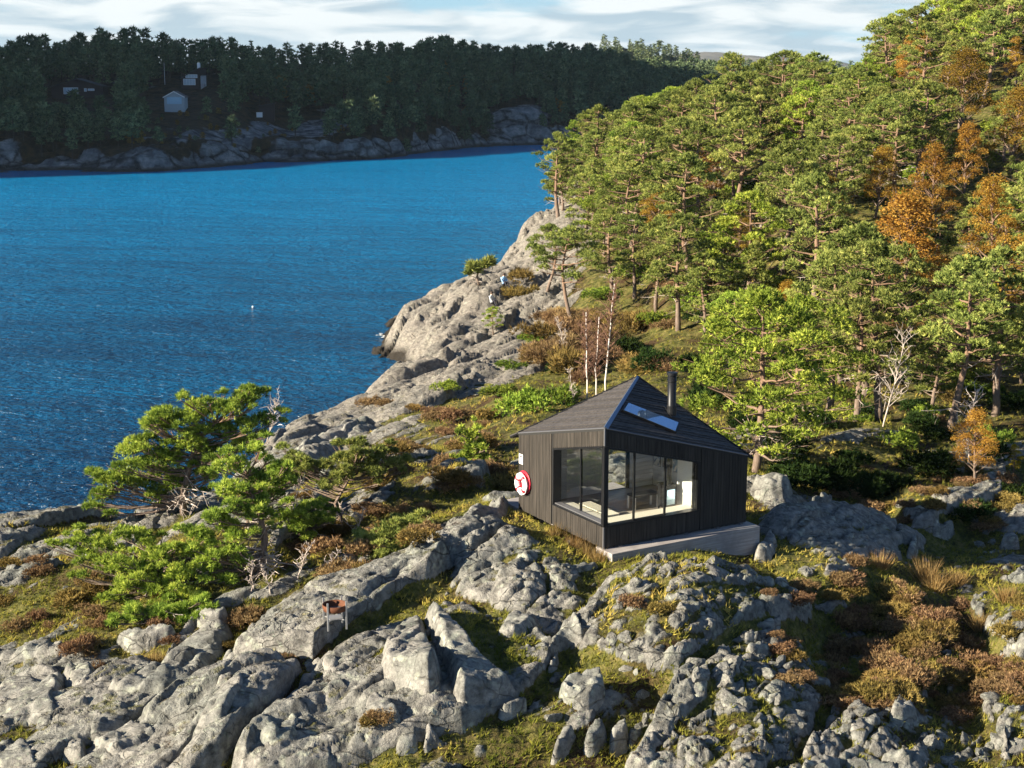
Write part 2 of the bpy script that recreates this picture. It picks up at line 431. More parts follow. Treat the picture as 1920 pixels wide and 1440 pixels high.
for x, y, r, b in [(-8, 114, 12, .35), (-6, 125, 10, .4), (-1, 145, 10, .6), (3, 170, 12, .5), (-4, 108, 9, .3), (-6, 92, 7, .5), (-9, 84, 6, .5), (-12, 76, 5, .5), (-4, 98, 7, .3), (2, 112, 6, .2), (-1, 92, 5, .25), (-15, 68, 4, .8), (-22, 58, 6, .5), (-2, 62, 4, -.5), (-6, 62, 3, -.3), (0, 74, 5, -.6)]:
    _bias.append((x, y, r, b))
def bias_at(x, y):
    s = np.full(x.shape, -0.05, np.float32)
    for bx, by, r, b in _bias:
        d2 = (x - bx) ** 2 + (y - by) ** 2
        s += b * (0.86 if by < 50 else 1.0) * np.exp(-d2 / (2 * (r * 0.62) ** 2)).astype(np.float32)
    return s
# smooth rounded slabs on the left, short broken blocks on the right
_p_br = G0(1250, 1330)
def ground_layers(x, y):
    zb = zbase(x, y).astype(np.float32)
    near = 1 - sstep(46, 75, y)
    px = (x - 0.5)
    broken = sstep(-1.5, 4.0, x + 0.3 * (y - 36)) * (1 - sstep(40, 44, y))
    far = sstep(60, 95, y)
    shore = sstep(-0.3, 0.9, zb)
    L1 = (0.36 * blocks(x, y, 3.3, 3, 0.95, 2.2, 0.95, 0.30, 0.09)) * (0.35 + 0.65 * near)
    R = zb + L1 + blocks(x, y, 1.35, 11, 0.85, 2.3, 1.1, 0.22, 0.07) * (0.19 + 0.10 * broken) * (0.4 + 0.6 * near)
    R = R + blocks(x, y, 0.58, 23, 0.7, 1.9, 1.1, 0.30, 0.08) * (0.17 + 0.30 * broken) * (0.35 + 0.65 * near)
    R = R + blocks(x, y, 0.25, 37, 0.5, 1.6, 1.1, 0.34, 0.11) * (0.12 + 0.32 * broken) * near
    # foliation: long ribs that run up to the right
    ca, sa = math.cos(0.92), math.sin(0.92)
    fu, fv = x * ca + y * sa, -x * sa + y * ca
    rib = 1 - np.abs(fbm(fu * 0.25, fv * 1.5, 51, 3)) * 2
    R = R + 0.12 * rib * (1 - 0.6 * broken) + 0.05 * near * (1 - np.abs(fbm(fu * 0.6, fv * 5.0, 53, 3)) * 2) * (1 - 0.4 * broken)
    hill = sstep(58, 75, y) * sstep(-6, 3, x - 0.13 * (y - 60))
    R = R + far * (1 - hill) * (0.35 * (1 - np.abs(fbm(fu * 0.10, fv * 0.35, 71, 4)) * 2) + 0.30 * blocks(x, y, 3.0, 77, 0.9, 2.6, 1.0, 0.2) + 0.26 * blocks(x, y, 1.2, 78, 0.9, 2.3, 1.1, 0.3))
    R = R + 0.03 * fbm(x * 5, y * 5, 61, 3)
    S = zb + 0.8 * box_blur(box_blur(L1, 8), 8) + 0.13 * fbm(x * 0.45, y * 0.45, 81, 3) + (0.09 + 0.06 * broken) * fbm(x * 2.2, y * 2.2, 83, 3) + 0.035 * fbm(x * 6, y * 6, 85, 2)
    b = bias_at(x, y)
    R = R + b * shore * (1 - 0.25 * broken) - near * (0.035 + 0.005 * broken) - 0.02
    R = R - 0.9 * hill * (b < 0.25)
    # the bare strip above the water line
    R = R + 0.6 * (1 - sstep(0.6, 2.4, zb)) * (y > 50) * shore
    # on the broken slope turf fills every hollow between the stones
    Rb = box_blur(box_blur(R, 6), 6)
    kb = broken * near * 0.92
    S = S * (1 - kb) + kb * (Rb + 0.012 + 0.05 * fbm(x * 1.1, y * 1.1, 87, 3) + 0.03 * fbm(x * 5, y * 5, 89, 2) - 0.25 * np.clip(b, -0.3, 0.1))
    # clearing for the cabin
    s = (x - CABIN[0]) * CE1[0] + (y - CABIN[1]) * CE1[1]
    t = (x - CABIN[0]) * CE2[0] + (y - CABIN[1]) * CE2[1]
    dx = np.maximum(np.maximum(-s - 0.05, s - 5.2), 0); dy = np.maximum(np.maximum(-0.55 - t, t - 5.8), 0)
    dc = np.sqrt(dx * dx + dy * dy)
    k = sstep(0.0, 2.2, dc)
    R = np.where(k < 1, zb + (R - zb) * k - 0.25 * (1 - k), R)
    S = np.where(k < 1, zb + (S - zb) * k, S)
    cap = 6.98 + 0.28 * sstep(0.4, -0.1, s) + 0.14 * sstep(2.5, 0.5, s) * sstep(-0.3, -0.6, t) + 0.35 * dc + 0.5 * dc * dc
    inside = np.minimum(1, dc * 2)
    z = np.maximum(R, S)
    rock = R - S
    z = np.minimum(z, cap - 0.1 * (1 - inside))
    return z.astype(np.float32), rock.astype(np.float32), zb
u_in = np.linspace(-0.385, 0.385, 715)
u_all = np.concatenate([np.linspace(-1.3, -0.40, 36), u_in, np.linspace(0.40, 1.3, 36)])
rows = [14.0]
while rows[-1] < 330:
    y = rows[-1]
    rows.append(y + (0.4 if y < 26 else 0.13 if y < 29.5 else 0.051 if y < 45.5 else 0.09 if y < 56 else 0.10 + (y - 56) * 0.0042 if y < 130 else 0.42 + (y - 130) * 0.02))
rows = np.array(rows)
GY, GU = np.meshgrid(rows, u_all, indexing='ij'); GX = GU * GY
GZ, GR, GB = ground_layers(GX.astype(np.float32), GY.astype(np.float32))
nr, nc = GX.shape
_i, _j = np.meshgrid(np.arange(nr - 1), np.arange(nc - 1), indexing='ij')
_q = np.stack([_i * nc + _j, _i * nc + _j + 1, (_i + 1) * nc + _j + 1, (_i + 1) * nc + _j], -1).reshape(-1, 4)
_keep = ~(GZ.ravel()[_q].max(1) < -0.6)
GQ = _q[_keep]
def hgt(x, y):
    """height of the built ground"""
    x = np.asarray(x, float); y = np.asarray(y, float)
    i = np.clip(np.searchsorted(rows, y) - 1, 0, nr - 2); fy = np.clip((y - rows[i]) / (rows[i + 1] - rows[i]), 0, 1)
    u = x / np.maximum(y, 1e-3); j = np.clip(np.searchsorted(u_all, u) - 1, 0, nc - 2); fx = np.clip((u - u_all[j]) / (u_all[j + 1] - u_all[j]), 0, 1)
    g = lambda A: (A[i, j] * (1 - fx) + A[i, j + 1] * fx) * (1 - fy) + (A[i + 1, j] * (1 - fx) + A[i + 1, j + 1] * fx) * fy
    return g(GZ)
def rockat(x, y):
    i = np.clip(np.searchsorted(rows, y) - 1, 0, nr - 2); j = np.clip(np.searchsorted(u_all, x / np.maximum(y, 1e-3)) - 1, 0, nc - 2)
    return GR[i, j]
def GM(px, py):
    """first ground met along the line of sight, by marching (for the hill)"""
    d = ray(px, py); tt = np.arange(40, 230, 0.4); P = d[None] * (tt / d[1])[:, None] + [0, 0, CAMH]
    k = np.argmax(P[:, 2] < hgt(P[:, 0], P[:, 1])); return P[k] if k else P[-40]
def G(px, py, lift=0.0, z=5.5):
    """where the line of sight meets the built ground"""
    for i in range(14):
        p = PZ(px, py, z); z = 0.5 * z + 0.5 * (float(hgt(p[0], p[1])) + lift)
    return PZ(px, py, z)

# ground material: bare gneiss, lichen, moss, straw grass, peat -----------------------------------
def rock_color(t, vec, fine=1.0):
    n1 = t.noise(vec, 0.55, 5, 0.6); n2 = t.noise(vec, 3.2, 6, 0.65); n3 = t.noise(vec, 17.0, 5, 0.7)
    c = t.ramp(n2, [(0.26, (0.066, 0.063, 0.058)), (0.41, (0.175, 0.168, 0.154)), (0.56, (0.30, 0.287, 0.262)), (0.76, (0.44, 0.423, 0.385))])
    c = t.mix(t.rng(n1, 0.42, 0.66), c, t.mix(1.0, c, (0.74, 0.80, 0.80), 'MULTIPLY'))
    # pale and greenish crust lichen
    v = t.vor(vec, 5.5, 'SMOOTH_F1'); lm = t.math('MULTIPLY', t.rng(v, 0.42, 0.25), t.rng(t.noise(vec, 1.3, 3), 0.5, 0.62), True)
    c = t.mix(t.math('MULTIPLY', lm, 0.75), c, (0.45, 0.47, 0.38))
    l2 = t.math('MULTIPLY', t.rng(t.noise(vec, 9.0, 4, 0.7), 0.56, 0.66), t.rng(t.noise(vec, 0.9, 3), 0.52, 0.62), True)
    c = t.mix(t.math('MULTIPLY', l2, 0.7), c, (0.20, 0.25, 0.19))
    c = t.mix(t.rng(n3, 0.55, 0.75), c, t.mix(1.0, c, (0.50, 0.49, 0.48), 'MULTIPLY'))
    # joints
    d = t.n('VectorMath'); d.operation = 'ADD'; nn = t.n('TexNoise'); t.l(vec, nn.inputs['Vector']); nn.inputs['Scale'].default_value = 1.6; nn.inputs['Detail'].default_value = 5
    sc = t.n('VectorMath'); sc.operation = 'SCALE'; sc.inputs['Scale'].default_value = 0.35; t.l(nn.outputs[1], sc.inputs[0]); t.l(vec, d.inputs[0]); t.l(sc.outputs[0], d.inputs[1])
    mp = t.n('Mapping'); mp.inputs['Rotation'].default_value = (0.2, 0.1, -0.9); mp.inputs['Scale'].default_value = (0.30, 1.35, 0.8); t.l(d.outputs[0], mp.inputs[0])
    j1 = t.vor(mp.outputs[0], 1.3, 'DISTANCE_TO_EDGE'); j2 = t.vor(mp.outputs[0], 3.7, 'DISTANCE_TO_EDGE')
    jo = t.math('MAXIMUM', t.math('MULTIPLY', t.rng(j1, 0.022, 0.004), t.rng(t.noise(vec, 0.7, 3), 0.44, 0.54)), t.math('MULTIPLY', t.rng(j2, 0.03, 0.004), t.rng(t.noise(vec, 0.9, 3), 0.60, 0.66)))
    c = t.mix(t.math('MULTIPLY', jo, 0.5), c, (0.06, 0.056, 0.05))
    n2 = t.math('SUBTRACT', n2, t.math('MULTIPLY', jo, 0.6))
    return c, n2, n3
def rock_streak(t, c, kind='pos'):
    vs = t.pos((1.5, 0.5, 3.0), (0, 0, -0.92)) if kind == 'pos' else t.coord('Object', (1.2, 5.0, 5.0), (0.2, 0.1, 0.5))
    s = t.noise(vs, 2.2, 6, 0.7, 0.8)
    c = t.mix(t.math('MULTIPLY', t.rng(s, 0.53, 0.66), 0.55), c, (0.11, 0.105, 0.10))
    return c, s
def ground_material():
    t = NT('ground_rock_and_turf')
    vec = t.pos()
    rc, n2, n3 = rock_color(t, vec)
    rc, s = rock_streak(t, rc)
    # black algae and wet rock just above the fjord
    g = t.n('NewGeometry'); sp = t.n('SeparateXYZ'); t.l(g.outputs['Position'], sp.inputs[0])
    zz = t.math('ADD', sp.outputs[2], t.math('MULTIPLY', t.noise(vec, 0.6, 4), 0.7))
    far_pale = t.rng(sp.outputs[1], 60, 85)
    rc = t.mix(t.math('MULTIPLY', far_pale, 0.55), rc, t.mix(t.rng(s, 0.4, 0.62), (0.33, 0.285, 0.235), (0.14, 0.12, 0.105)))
    rc = t.mix(t.rng(zz, 1.3, 0.75), rc, (0.035, 0.03, 0.024))
    m1 = t.noise(vec, 0.45, 4, 0.6); m2 = t.noise(vec, 2.6, 5, 0.65); m3 = t.noise(vec, 14.0, 4, 0.7)
    turf = t.ramp(m2, [(0.30, (0.035, 0.027, 0.013)), (0.42, (0.10, 0.11, 0.026)), (0.54, (0.21, 0.20, 0.055)), (0.70, (0.38, 0.30, 0.125))])
    brown = t.ramp(m3, [(0.3, (0.028, 0.017, 0.010)), (0.55, (0.11, 0.066, 0.030)), (0.75, (0.23, 0.15, 0.07))])
    turf = t.mix(t.rng(m1, 0.46, 0.62), turf, brown)
    turf = t.mix(t.rng(m3, 0.35, 0.7), t.mix(1.0, turf, (0.55, 0.55, 0.5), 'MULTIPLY'), turf)
    a = t.attr('rock')
    edge = t.math('ADD', a, t.math('MULTIPLY', t.math('SUBTRACT', t.noise(vec, 5.0, 5, 0.7), 0.5), 0.16))
    f = t.rng(edge, 0.0, 0.045)
    # moss that creeps onto flat tops of the stone
    sn = t.n('SeparateXYZ'); t.l(g.outputs['Normal'], sn.inputs[0])
    moss = t.math('MULTIPLY', t.rng(sn.outputs[2], 0.80, 0.97), t.rng(t.noise(vec, 1.7, 5, 0.7), 0.53, 0.64), True)
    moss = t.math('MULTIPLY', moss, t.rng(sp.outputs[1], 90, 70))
    f = t.math('MULTIPLY', f, t.math('SUBTRACT', 1.0, t.math('MULTIPLY', moss, 0.85)))
    c = t.mix(f, turf, rc)
    hb = t.mix(f, t.math('MULTIPLY', m3, 1.2), t.math('ADD', t.math('MULTIPLY', n3, 0.5), t.math('ADD', n2, t.math('MULTIPLY', s, 0.9))))
    nrm = t.bump(hb, 0.95, 0.12)
    return t.done(t.bsdf(c, 0.88, normal=nrm, spec=0.2))
M_GROUND = ground_material()
def stone_material(name, tint=(1, 1, 1)):
    t = NT(name); vec = t.coord('Object')
    off = t.n('VectorMath'); off.operation = 'ADD'; cb = t.n('CombineXYZ'); r = t.math('MULTIPLY', t.rand(), 57.0)
    for i in range(3): t.l(r, cb.inputs[i])
    t.l(vec, off.inputs[0]); t.l(cb.outputs[0], off.inputs[1]); vec = off.outputs[0]
    c, n2, n3 = rock_color(t, vec); c, s = rock_streak(t, c, 'obj')
    if tint != (1, 1, 1): c = t.mix(1.0, c, tint, 'MULTIPLY')
    nrm = t.bump(t.math('ADD', t.math('MULTIPLY', n3, 0.5), t.math('ADD', n2, t.math('MULTIPLY', s, 0.9))), 0.75, 0.08)
    return t.done(t.bsdf(c, 0.88, normal=nrm, spec=0.2))
M_STONE = stone_material('gneiss')
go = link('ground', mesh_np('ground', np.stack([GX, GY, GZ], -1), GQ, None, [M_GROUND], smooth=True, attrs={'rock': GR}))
tag(go, 'rocky headland of grey gneiss and autumn turf around the cabin', kind='structure')
print('ground', len(GQ), round(time.time() - T0, 1))

# ------------------------------------------------------------------ fjord
def water_material():
    t = NT('fjord_water')
    v1 = t.pos((0.8, 1.0, 1.0), (0, 0, 0.25))
    w = t.math('ADD', t.math('MULTIPLY', t.noise(v1, 1.35, 4, 0.65, 0.3), 1.0), t.math('MULTIPLY', t.noise(v1, 2.6, 3, 0.6, 0.3), 0.45))
    w = t.math('ADD', w, t.math('MULTIPLY', t.noise(t.pos((0.5, 1.0, 1.0), (0, 0, 0.2)), 0.30, 4, 0.7, 0.4), 2.6))
    nrm = t.bump(w, 1.0, 0.75)
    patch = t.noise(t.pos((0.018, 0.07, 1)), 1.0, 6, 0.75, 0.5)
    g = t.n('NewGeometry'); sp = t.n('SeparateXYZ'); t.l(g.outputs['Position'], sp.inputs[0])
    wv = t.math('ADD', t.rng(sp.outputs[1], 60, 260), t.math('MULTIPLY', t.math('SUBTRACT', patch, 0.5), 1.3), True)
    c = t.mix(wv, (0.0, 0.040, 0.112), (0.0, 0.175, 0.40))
    return t.done(t.bsdf(c, 0.2, normal=nrm, spec=0.36, IOR=1.33))
M_WATER = water_material()
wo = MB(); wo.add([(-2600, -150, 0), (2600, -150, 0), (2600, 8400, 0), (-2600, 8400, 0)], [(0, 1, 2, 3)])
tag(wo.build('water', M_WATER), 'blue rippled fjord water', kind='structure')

# ------------------------------------------------------------------ the opposite shore
_sx = np.array([-700, -420, -260, -160, -116, -79, -61, -38.5, -30, -23, -10, 22, 45, 70, 110, 170, 260])
_sy = np.array([140, 170, 345, 342, 341, 339, 375, 388, 405, 433, 461, 489, 520, 560, 600, 640, 680])
def fs_inland(x, y):
    return y - np.interp(x, _sx, _sy)
def fs_height(x, y):
    t = fs_inland(x, y) + 5 * fbm(x / 26, y / 26, 201, 3)
    zl = np.interp(t, [-30, 0, 7, 26, 60, 130, 190, 300], [-5, -0.4, 2.6, 5.2, 13, 24, 25, 15])
    zr = np.interp(t, [-30, 0, 6, 25, 60, 130, 190, 300], [-5, -0.4, 3.0, 11, 21, 25.5, 26, 16])
    k = sstep(-70, 20, x)
    z = zl * (1 - k) + zr * k
    z = z - 5.5 * sstep(28, 62, x) * sstep(5, 60, t)
    # knuckle of rock with a sheer face near the narrows
    z = z + 3.2 * np.exp(-(((x - 2) / 9) ** 2 + ((t - 16) / 12) ** 2))
    z = z + 2.0 * fbm(x / 30, y / 30, 203, 3)
    # unseen ridge added off to the left, shaped to cast shade on this shore
    su = -(x * SUN_TO.x + y * SUN_TO.y); sv = x * SUN_TO.y - y * SUN_TO.x
    reach = np.interp(sv, [294, 336, 343, 368, 372, 406, 427, 440, 460, 500], [-230, 78, 98, 112, 136, 170, 194, 236, 272, 340])
    z = z + np.clip((reach + 230) * math.tan(SUN_EL), 0, 400) * np.exp(-((su + 230) / 62) ** 2)
    rk = np.clip(1 - (t - 4) / 26, 0, 1)
    z = z + rk * (0.7 * blocks(x, y, 9.0, 205, 0.35, 2.6, 0.6, 0.12) + 0.5 * blocks(x, y, 3.2, 207, 0.2, 2.4, 0.8, 0.2) + 1.2 * fbm(x / 14, y / 9, 209, 4)) * sstep(-6, 4, t)
    return z, t
fx = np.concatenate([np.arange(-640, -150, 5.0), np.arange(-150, 130, 0.9), np.arange(130, 262, 4)])
fy = np.concatenate([np.arange(120, 325, 5.0), np.arange(325, 520, 0.9), np.arange(520, 760, 3.0)])
FY, FX = np.meshgrid(fy, fx, indexing='ij'); FX = FX.astype(np.float32); FY = FY.astype(np.float32)
FZ, FT = fs_height(FX, FY)
n0, n1 = FX.shape
_i, _j = np.meshgrid(np.arange(n0 - 1), np.arange(n1 - 1), indexing='ij')
_q = np.stack([_i * n1 + _j, _i * n1 + _j + 1, (_i + 1) * n1 + _j + 1, (_i + 1) * n1 + _j], -1).reshape(-1, 4)
_q = _q[~(FZ.ravel()[_q].max(1) < -1.0)]
# bare rock: the tide strip and the open slope below the houses
_rock = np.clip(1.0 - (FT - 2.0) / 5 + 0.8 * fbm(FX / 9, FY / 9, 217, 3), -1, 1)
_open = np.exp(-(((FX + 68) / 17) ** 2 + ((FT - 26) / 13) ** 2)) * 1.5 + np.exp(-(((FX + 52) / 9) ** 2 + ((FT - 32) / 12) ** 2))
_rock = np.maximum(_rock, _open + 0.9 * fbm(FX / 6, FY / 6, 211, 3) - 0.55)
_rock = np.maximum(_rock, 1.2 * np.exp(-(((FX - 2) / 9) ** 2 + ((FT - 12) / 12) ** 2)) - 0.3)
def shore_material():
    t = NT('far_shore_rock_and_heath'); vec = t.pos()
    n = t.noise(vec, 0.35, 6, 0.65); s = t.noise(t.pos((0.5, 0.5, 2.0), (0, 0, 0.4)), 0.5, 6, 0.7, 0.6)
    rc = t.ramp(n, [(0.32, (0.06, 0.065, 0.07)), (0.48, (0.17, 0.175, 0.18)), (0.68, (0.36, 0.35, 0.33))])
    rc = t.mix(t.rng(s, 0.52, 0.64), rc, (0.09, 0.09, 0.09))
    g = t.n('NewGeometry'); sp = t.n('SeparateXYZ'); t.l(g.outputs['Position'], sp.inputs[0])
    zz = t.math('ADD', sp.outputs[2], t.math('MULTIPLY', t.noise(vec, 0.25, 4), 1.4))
    rc = t.mix(t.rng(zz, 1.9, 1.1), rc, (0.05, 0.045, 0.035))
    m = t.noise(vec, 0.5, 5, 0.65)
    hc = t.ramp(m, [(0.32, (0.018, 0.016, 0.010)), (0.5, (0.05, 0.035, 0.018)), (0.68, (0.10, 0.06, 0.028))])
    f = t.rng(t.math('ADD', t.attr('rock'), t.math('MULTIPLY', t.math('SUBTRACT', t.noise(vec, 0.9, 4), 0.5), 0.5)), 0.0, 0.12)
    jv = t.vor(t.pos((0.10, 0.16, 0.22), (0.15, 0.1, 0.35)), 1.0, 'DISTANCE_TO_EDGE'); jj = t.math('ADD', jv, t.math('MULTIPLY', t.math('SUBTRACT', n, 0.5), 0.25))
    rc = t.mix(t.math('MULTIPLY', t.rng(jj, 0.07, 0.0), 0.85), rc, (0.03, 0.03, 0.03))
    return t.done(t.bsdf(t.mix(f, hc, rc), 0.9, normal=t.bump(t.math('ADD', t.math('ADD', n, s), t.rng(jj, 0.0, 0.1)), 1.0, 0.9), spec=0.15))
M_SHORE = shore_material()
sh = link('far_shore', mesh_np('far_shore', np.stack([FX, FY, FZ], -1), _q, None, [M_SHORE], smooth=True, attrs={'rock': _rock}))
tag(sh, 'shaded rocky shore across the fjord rising to a wooded ridge', kind='structure')
def hfs(x, y): return float(fs_height(np.array([x], np.float32), np.array([y], np.float32))[0][0])
def far_hill(name, cx, cy, rx, ry, h, seed, m, label, step):
    xs = np.arange(cx - rx, cx + rx, step); ys = np.arange(cy - ry, cy + ry, step)
    Y, X = np.meshgrid(ys, xs, indexing='ij')
    d = np.clip(1 - ((X - cx) / rx) ** 2 - ((Y - cy) / ry) ** 2, 0, 1)
    Z = h * d ** 0.8 * (1 + 0.35 * fbm(X / rx * 3, Y / rx * 3, seed, 4)) - 2 + 0.012 * h * fbm(X / rx * 40, Y / rx * 40, seed + 3, 2)
    a, b = X.shape; i, j = np.meshgrid(np.arange(a - 1), np.arange(b - 1), indexing='ij')
    Q = np.stack([i * b + j, i * b + j + 1, (i + 1) * b + j + 1, (i + 1) * b + j], -1).reshape(-1, 4)
    tag(link(name, mesh_np(name, np.stack([X, Y, Z], -1), Q, None, [m], smooth=True)), label, kind='structure')
    return X, Y, Z
def wood_material(name, a, b, sc):
    t = NT(name); n = t.noise(t.pos(), sc, 6, 0.7)
    return t.done(t.bsdf(t.mix(t.rng(n, 0.35, 0.65), a, b), 0.95, normal=t.bump(n, 1.0, 3.0), spec=0.05))
M_WOODS = wood_material('wooded_hillside', (0.012, 0.018, 0.012), (0.03, 0.038, 0.024), 0.06)
M_MOUNT = wood_material('heath_mountain', (0.10, 0.085, 0.07), (0.17, 0.15, 0.12), 0.012)
far_hill('hill', 62, 960, 95, 90, 36, 301, M_WOODS, 'dark wooded knoll behind the narrows', 5)
far_hill('hill', 260, 1500, 420, 320, 26, 305, M_WOODS, 'low dark wooded hill behind the pine slope', 12)
far_hill('mountain', 900, 6300, 700, 900, 120, 311, M_MOUNT, 'pale distant mountain on the skyline', 30)
far_hill('mountain', 450, 7400, 800, 900, 112, 317, M_MOUNT, 'low hazy ridge far beyond the narrows', 30)
print('far', round(time.time() - T0, 1))
# ------------------------------------------------------------------ the cabin
S_, B_ = 4.99, 4.53                                    # plan, metres along the two street faces
HA, HB, HC, HD = 3.41, 2.34, 2.005, 2.3                # eaves at the four corners
APX = np.array([2.62, 2.19, 4.19])
def wood_board(name, a, b, rough=0.75, grain=(22, 22, 0.9)):
    t = NT(name)
    off = t.n('VectorMath'); off.operation = 'ADD'; cb = t.n('CombineXYZ'); r = t.math('MULTIPLY', t.rand(), 91.0)
    for i in range(3): t.l(r, cb.inputs[i])
    t.l(t.coord('Object', grain), off.inputs[0]); t.l(cb.outputs[0], off.inputs[1])
    n = t.noise(off.outputs[0], 1.0, 5, 0.65); k = t.rand()
    c = t.mix(t.rng(n, 0.3, 0.7), a, b)
    c = t.mix(t.math('MULTIPLY', k, 0.55), c, t.mix(1.0, c, (0.45, 0.44, 0.43), 'MULTIPLY'))
    return t.done(t.bsdf(c, rough, normal=t.bump(n, 0.4, 0.01), spec=0.25))
M_BOARD = wood_board('black_stained_board', (0.015, 0.014, 0.013), (0.070, 0.060, 0.051))
M_ROOFB = wood_board('dark_roof_board', (0.034, 0.033, 0.036), (0.125, 0.112, 0.106), 0.7, (1.2, 18, 18))
M_CORE = simple('wall_core_black', (0.02, 0.02, 0.02), 0.8)
M_STEEL = simple('black_steel', (0.022, 0.023, 0.026), 0.42, 0.6)
M_FLASH = simple('blue_grey_zinc_flashing', (0.20, 0.27, 0.36), 0.30, 0.85, 0.06)
M_TRIM = simple('pale_roof_edge_trim', (0.20, 0.20, 0.215), 0.45, 0.6, 0.06)
M_CREAM = simple('pale_plywood', (0.80, 0.74, 0.62), 0.55, 0, 0.04, 9)
M_WHITE = simple('white_paint', (0.82, 0.82, 0.80), 0.5, 0, 0.03)
M_FLOOR = wood_board('brown_floor_board', (0.36, 0.31, 0.26), (0.52, 0.46, 0.40), 0.4, (1.0, 14, 14))
M_INWALL = wood_board('pale_wall_board', (0.76, 0.75, 0.74), (0.86, 0.85, 0.84), 0.55, (1.0, 12, 12))
def glass_material():
    t = NT('window_glass')
    lw = t.n('Fresnel'); lw.inputs[0].default_value = 1.55
    tr = t.n('BsdfTransparent'); tr.inputs[0].default_value = (0.97, 0.985, 0.98, 1)
    gl = t.n('BsdfGlossy'); gl.inputs['Roughness'].default_value = 0.01
    mx = t.n('MixShader'); t.l(t.math('MULTIPLY', lw.outputs[0], 0.38, True), mx.inputs[0]); t.l(tr.outputs[0], mx.inputs[1]); t.l(gl.outputs[0], mx.inputs[2])
    return t.done(mx.outputs[0])
M_GLASS = glass_material()
t = NT('skylight_glass'); M_SKYL = t.done(t.bsdf((0.42, 0.62, 0.85), 0.05, 0.75, spec=1.0))
def concrete():
    t = NT('board_marked_concrete')
    n = t.noise(t.coord('Object', (0.8, 6, 26)), 1.0, 5, 0.6); m = t.noise(t.coord('Object'), 1.6, 5, 0.6)
    c = t.mix(t.rng(n, 0.35, 0.65), (0.28, 0.255, 0.25), (0.42, 0.39, 0.375)); c = t.mix(t.rng(m, 0.5, 0.75), c, (0.24, 0.22, 0.215))
    return t.done(t.bsdf(c, 0.85, normal=t.bump(n, 0.5, 0.01)))
M_CONC = concrete()
cabin = empty('cabin', CABIN, CTH, 'small black timber cabin with a tilted pyramid roof and a wrap-around corner window', 'cabin')

def eave(face, q):
    """eaves height along each face: left face x=0 by t, right face y=0 by s, then the two hidden ones"""
    if face == 'left': return HA + (HB - HA) * q / B_
    if face == 'right': return HA + (HC - HA) * q / S_
    if face == 'end': return HC + (HD - HC) * q / B_
    return HB + (HD - HB) * q / S_
WIN = {'left': (2.62, 0.615, lambda q: 2.87 - 0.236 * q), 'right': (3.30, 0.60, lambda q: 2.86 - 0.258 * q)}
_bm_cache = {}
def board(parent, face, q0, q1, z0, za, zb, proud):
    """one upright cladding board with a cut to the slope of the eaves"""
    T = 0.022
    if face == 'left': P = lambda q, d, z: (-0.002 - d, q, z)
    elif face == 'right': P = lambda q, d, z: (q, -0.002 - d, z)
    elif face == 'end': P = lambda q, d, z: (S_ + 0.002 + d, q, z)
    else: P = lambda q, d, z: (q, B_ + 0.002 + d, z)
    d0, d1 = proud, proud + T
    m = MB(); m.hexa([P(q0, d0, z0), P(q1, d0, z0), P(q1, d1, z0), P(q0, d1, z0), P(q0, d0, za), P(q1, d0, zb), P(q1, d1, zb), P(q0, d1, za)])
    o = m.build('board', M_BOARD, parent); o.data.flip_normals() if False else None
    return o
rb = random.Random(4)
BW = 0.104
walls = {}
for face, L in (('left', B_), ('right', S_), ('end', B_), ('back', S_)):
    c = MB(); top = lambda q: eave(face, q) - 0.03
    W = WIN.get(face)
    def slab(q0, q1, zf0, zf1):
        d = 0.16
        n = 2
        for k in range(n):
            a, b = q0 + (q1 - q0) * k / n, q0 + (q1 - q0) * (k + 1) / n
            if face == 'left': f = lambda q, e, z: (e, q, z)
            elif face == 'right': f = lambda q, e, z: (q, e, z)
            elif face == 'end': f = lambda q, e, z: (S_ - e, q, z)
            else: f = lambda q, e, z: (q, B_ - e, z)
            c.hexa([f(a, 0, zf0(a)), f(b, 0, zf0(b)), f(b, d, zf0(b)), f(a, d, zf0(a)), f(a, 0, zf1(a)), f(b, 0, zf1(b)), f(b, d, zf1(b)), f(a, d, zf1(a))])
    if W:
        q1, z0, zt = W
        slab(0.0, q1, lambda q: 0.0, lambda q: z0 - 0.012)
        slab(0.0, q1, lambda q: zt(q) + 0.012, top)
        slab(q1 + 0.012, L, lambda q: 0.0, top)
    elif face == 'back':                              # the doorway stands open at the far corner
        slab(0.0, 3.0, lambda q: 0.0, top); slab(3.9, L, lambda q: 0.0, top); slab(3.0, 3.9, lambda q: 2.04, top)
    else:
        slab(0.165, L - 0.165, lambda q: 0.0, top)
    w = c.build('wall', M_CORE, cabin); walls[face] = w
    q = 0.0 if face in ('left', 'right') else -0.02
    while q < L - 0.02:
        q2 = min(q + BW - 0.007, L)
        e0, e1 = eave(face, q) - 0.015, eave(face, q2) - 0.015
        pr = rb.uniform(0, 0.006); zl = rb.uniform(-0.03, -0.01)
        if W and q < W[0] - 0.01:
            if q2 > W[0]: q2 = W[0] - 0.002
            board(w, face, q, q2, zl, W[1] - 0.03, W[1] - 0.03, pr)
            board(w, face, q, q2, W[2]((q + q2) / 2) + 0.03, e0, e1, pr)
        elif face == 'back' and 2.95 < q < 3.9:
            board(w, face, q, q2, 2.04, e0, e1, pr)
        else:
            board(w, face, q, q2, zl, e0, e1, pr)
        q += BW
cp = MB(); cp.box(-0.035, 0.004, -0.035, 0.004, -0.03, 0.58); cp.box(-0.035, 0.004, -0.035, 0.004, 2.90, HA - 0.01)
cp.build('corner_trim', M_TRIM, walls['right'])

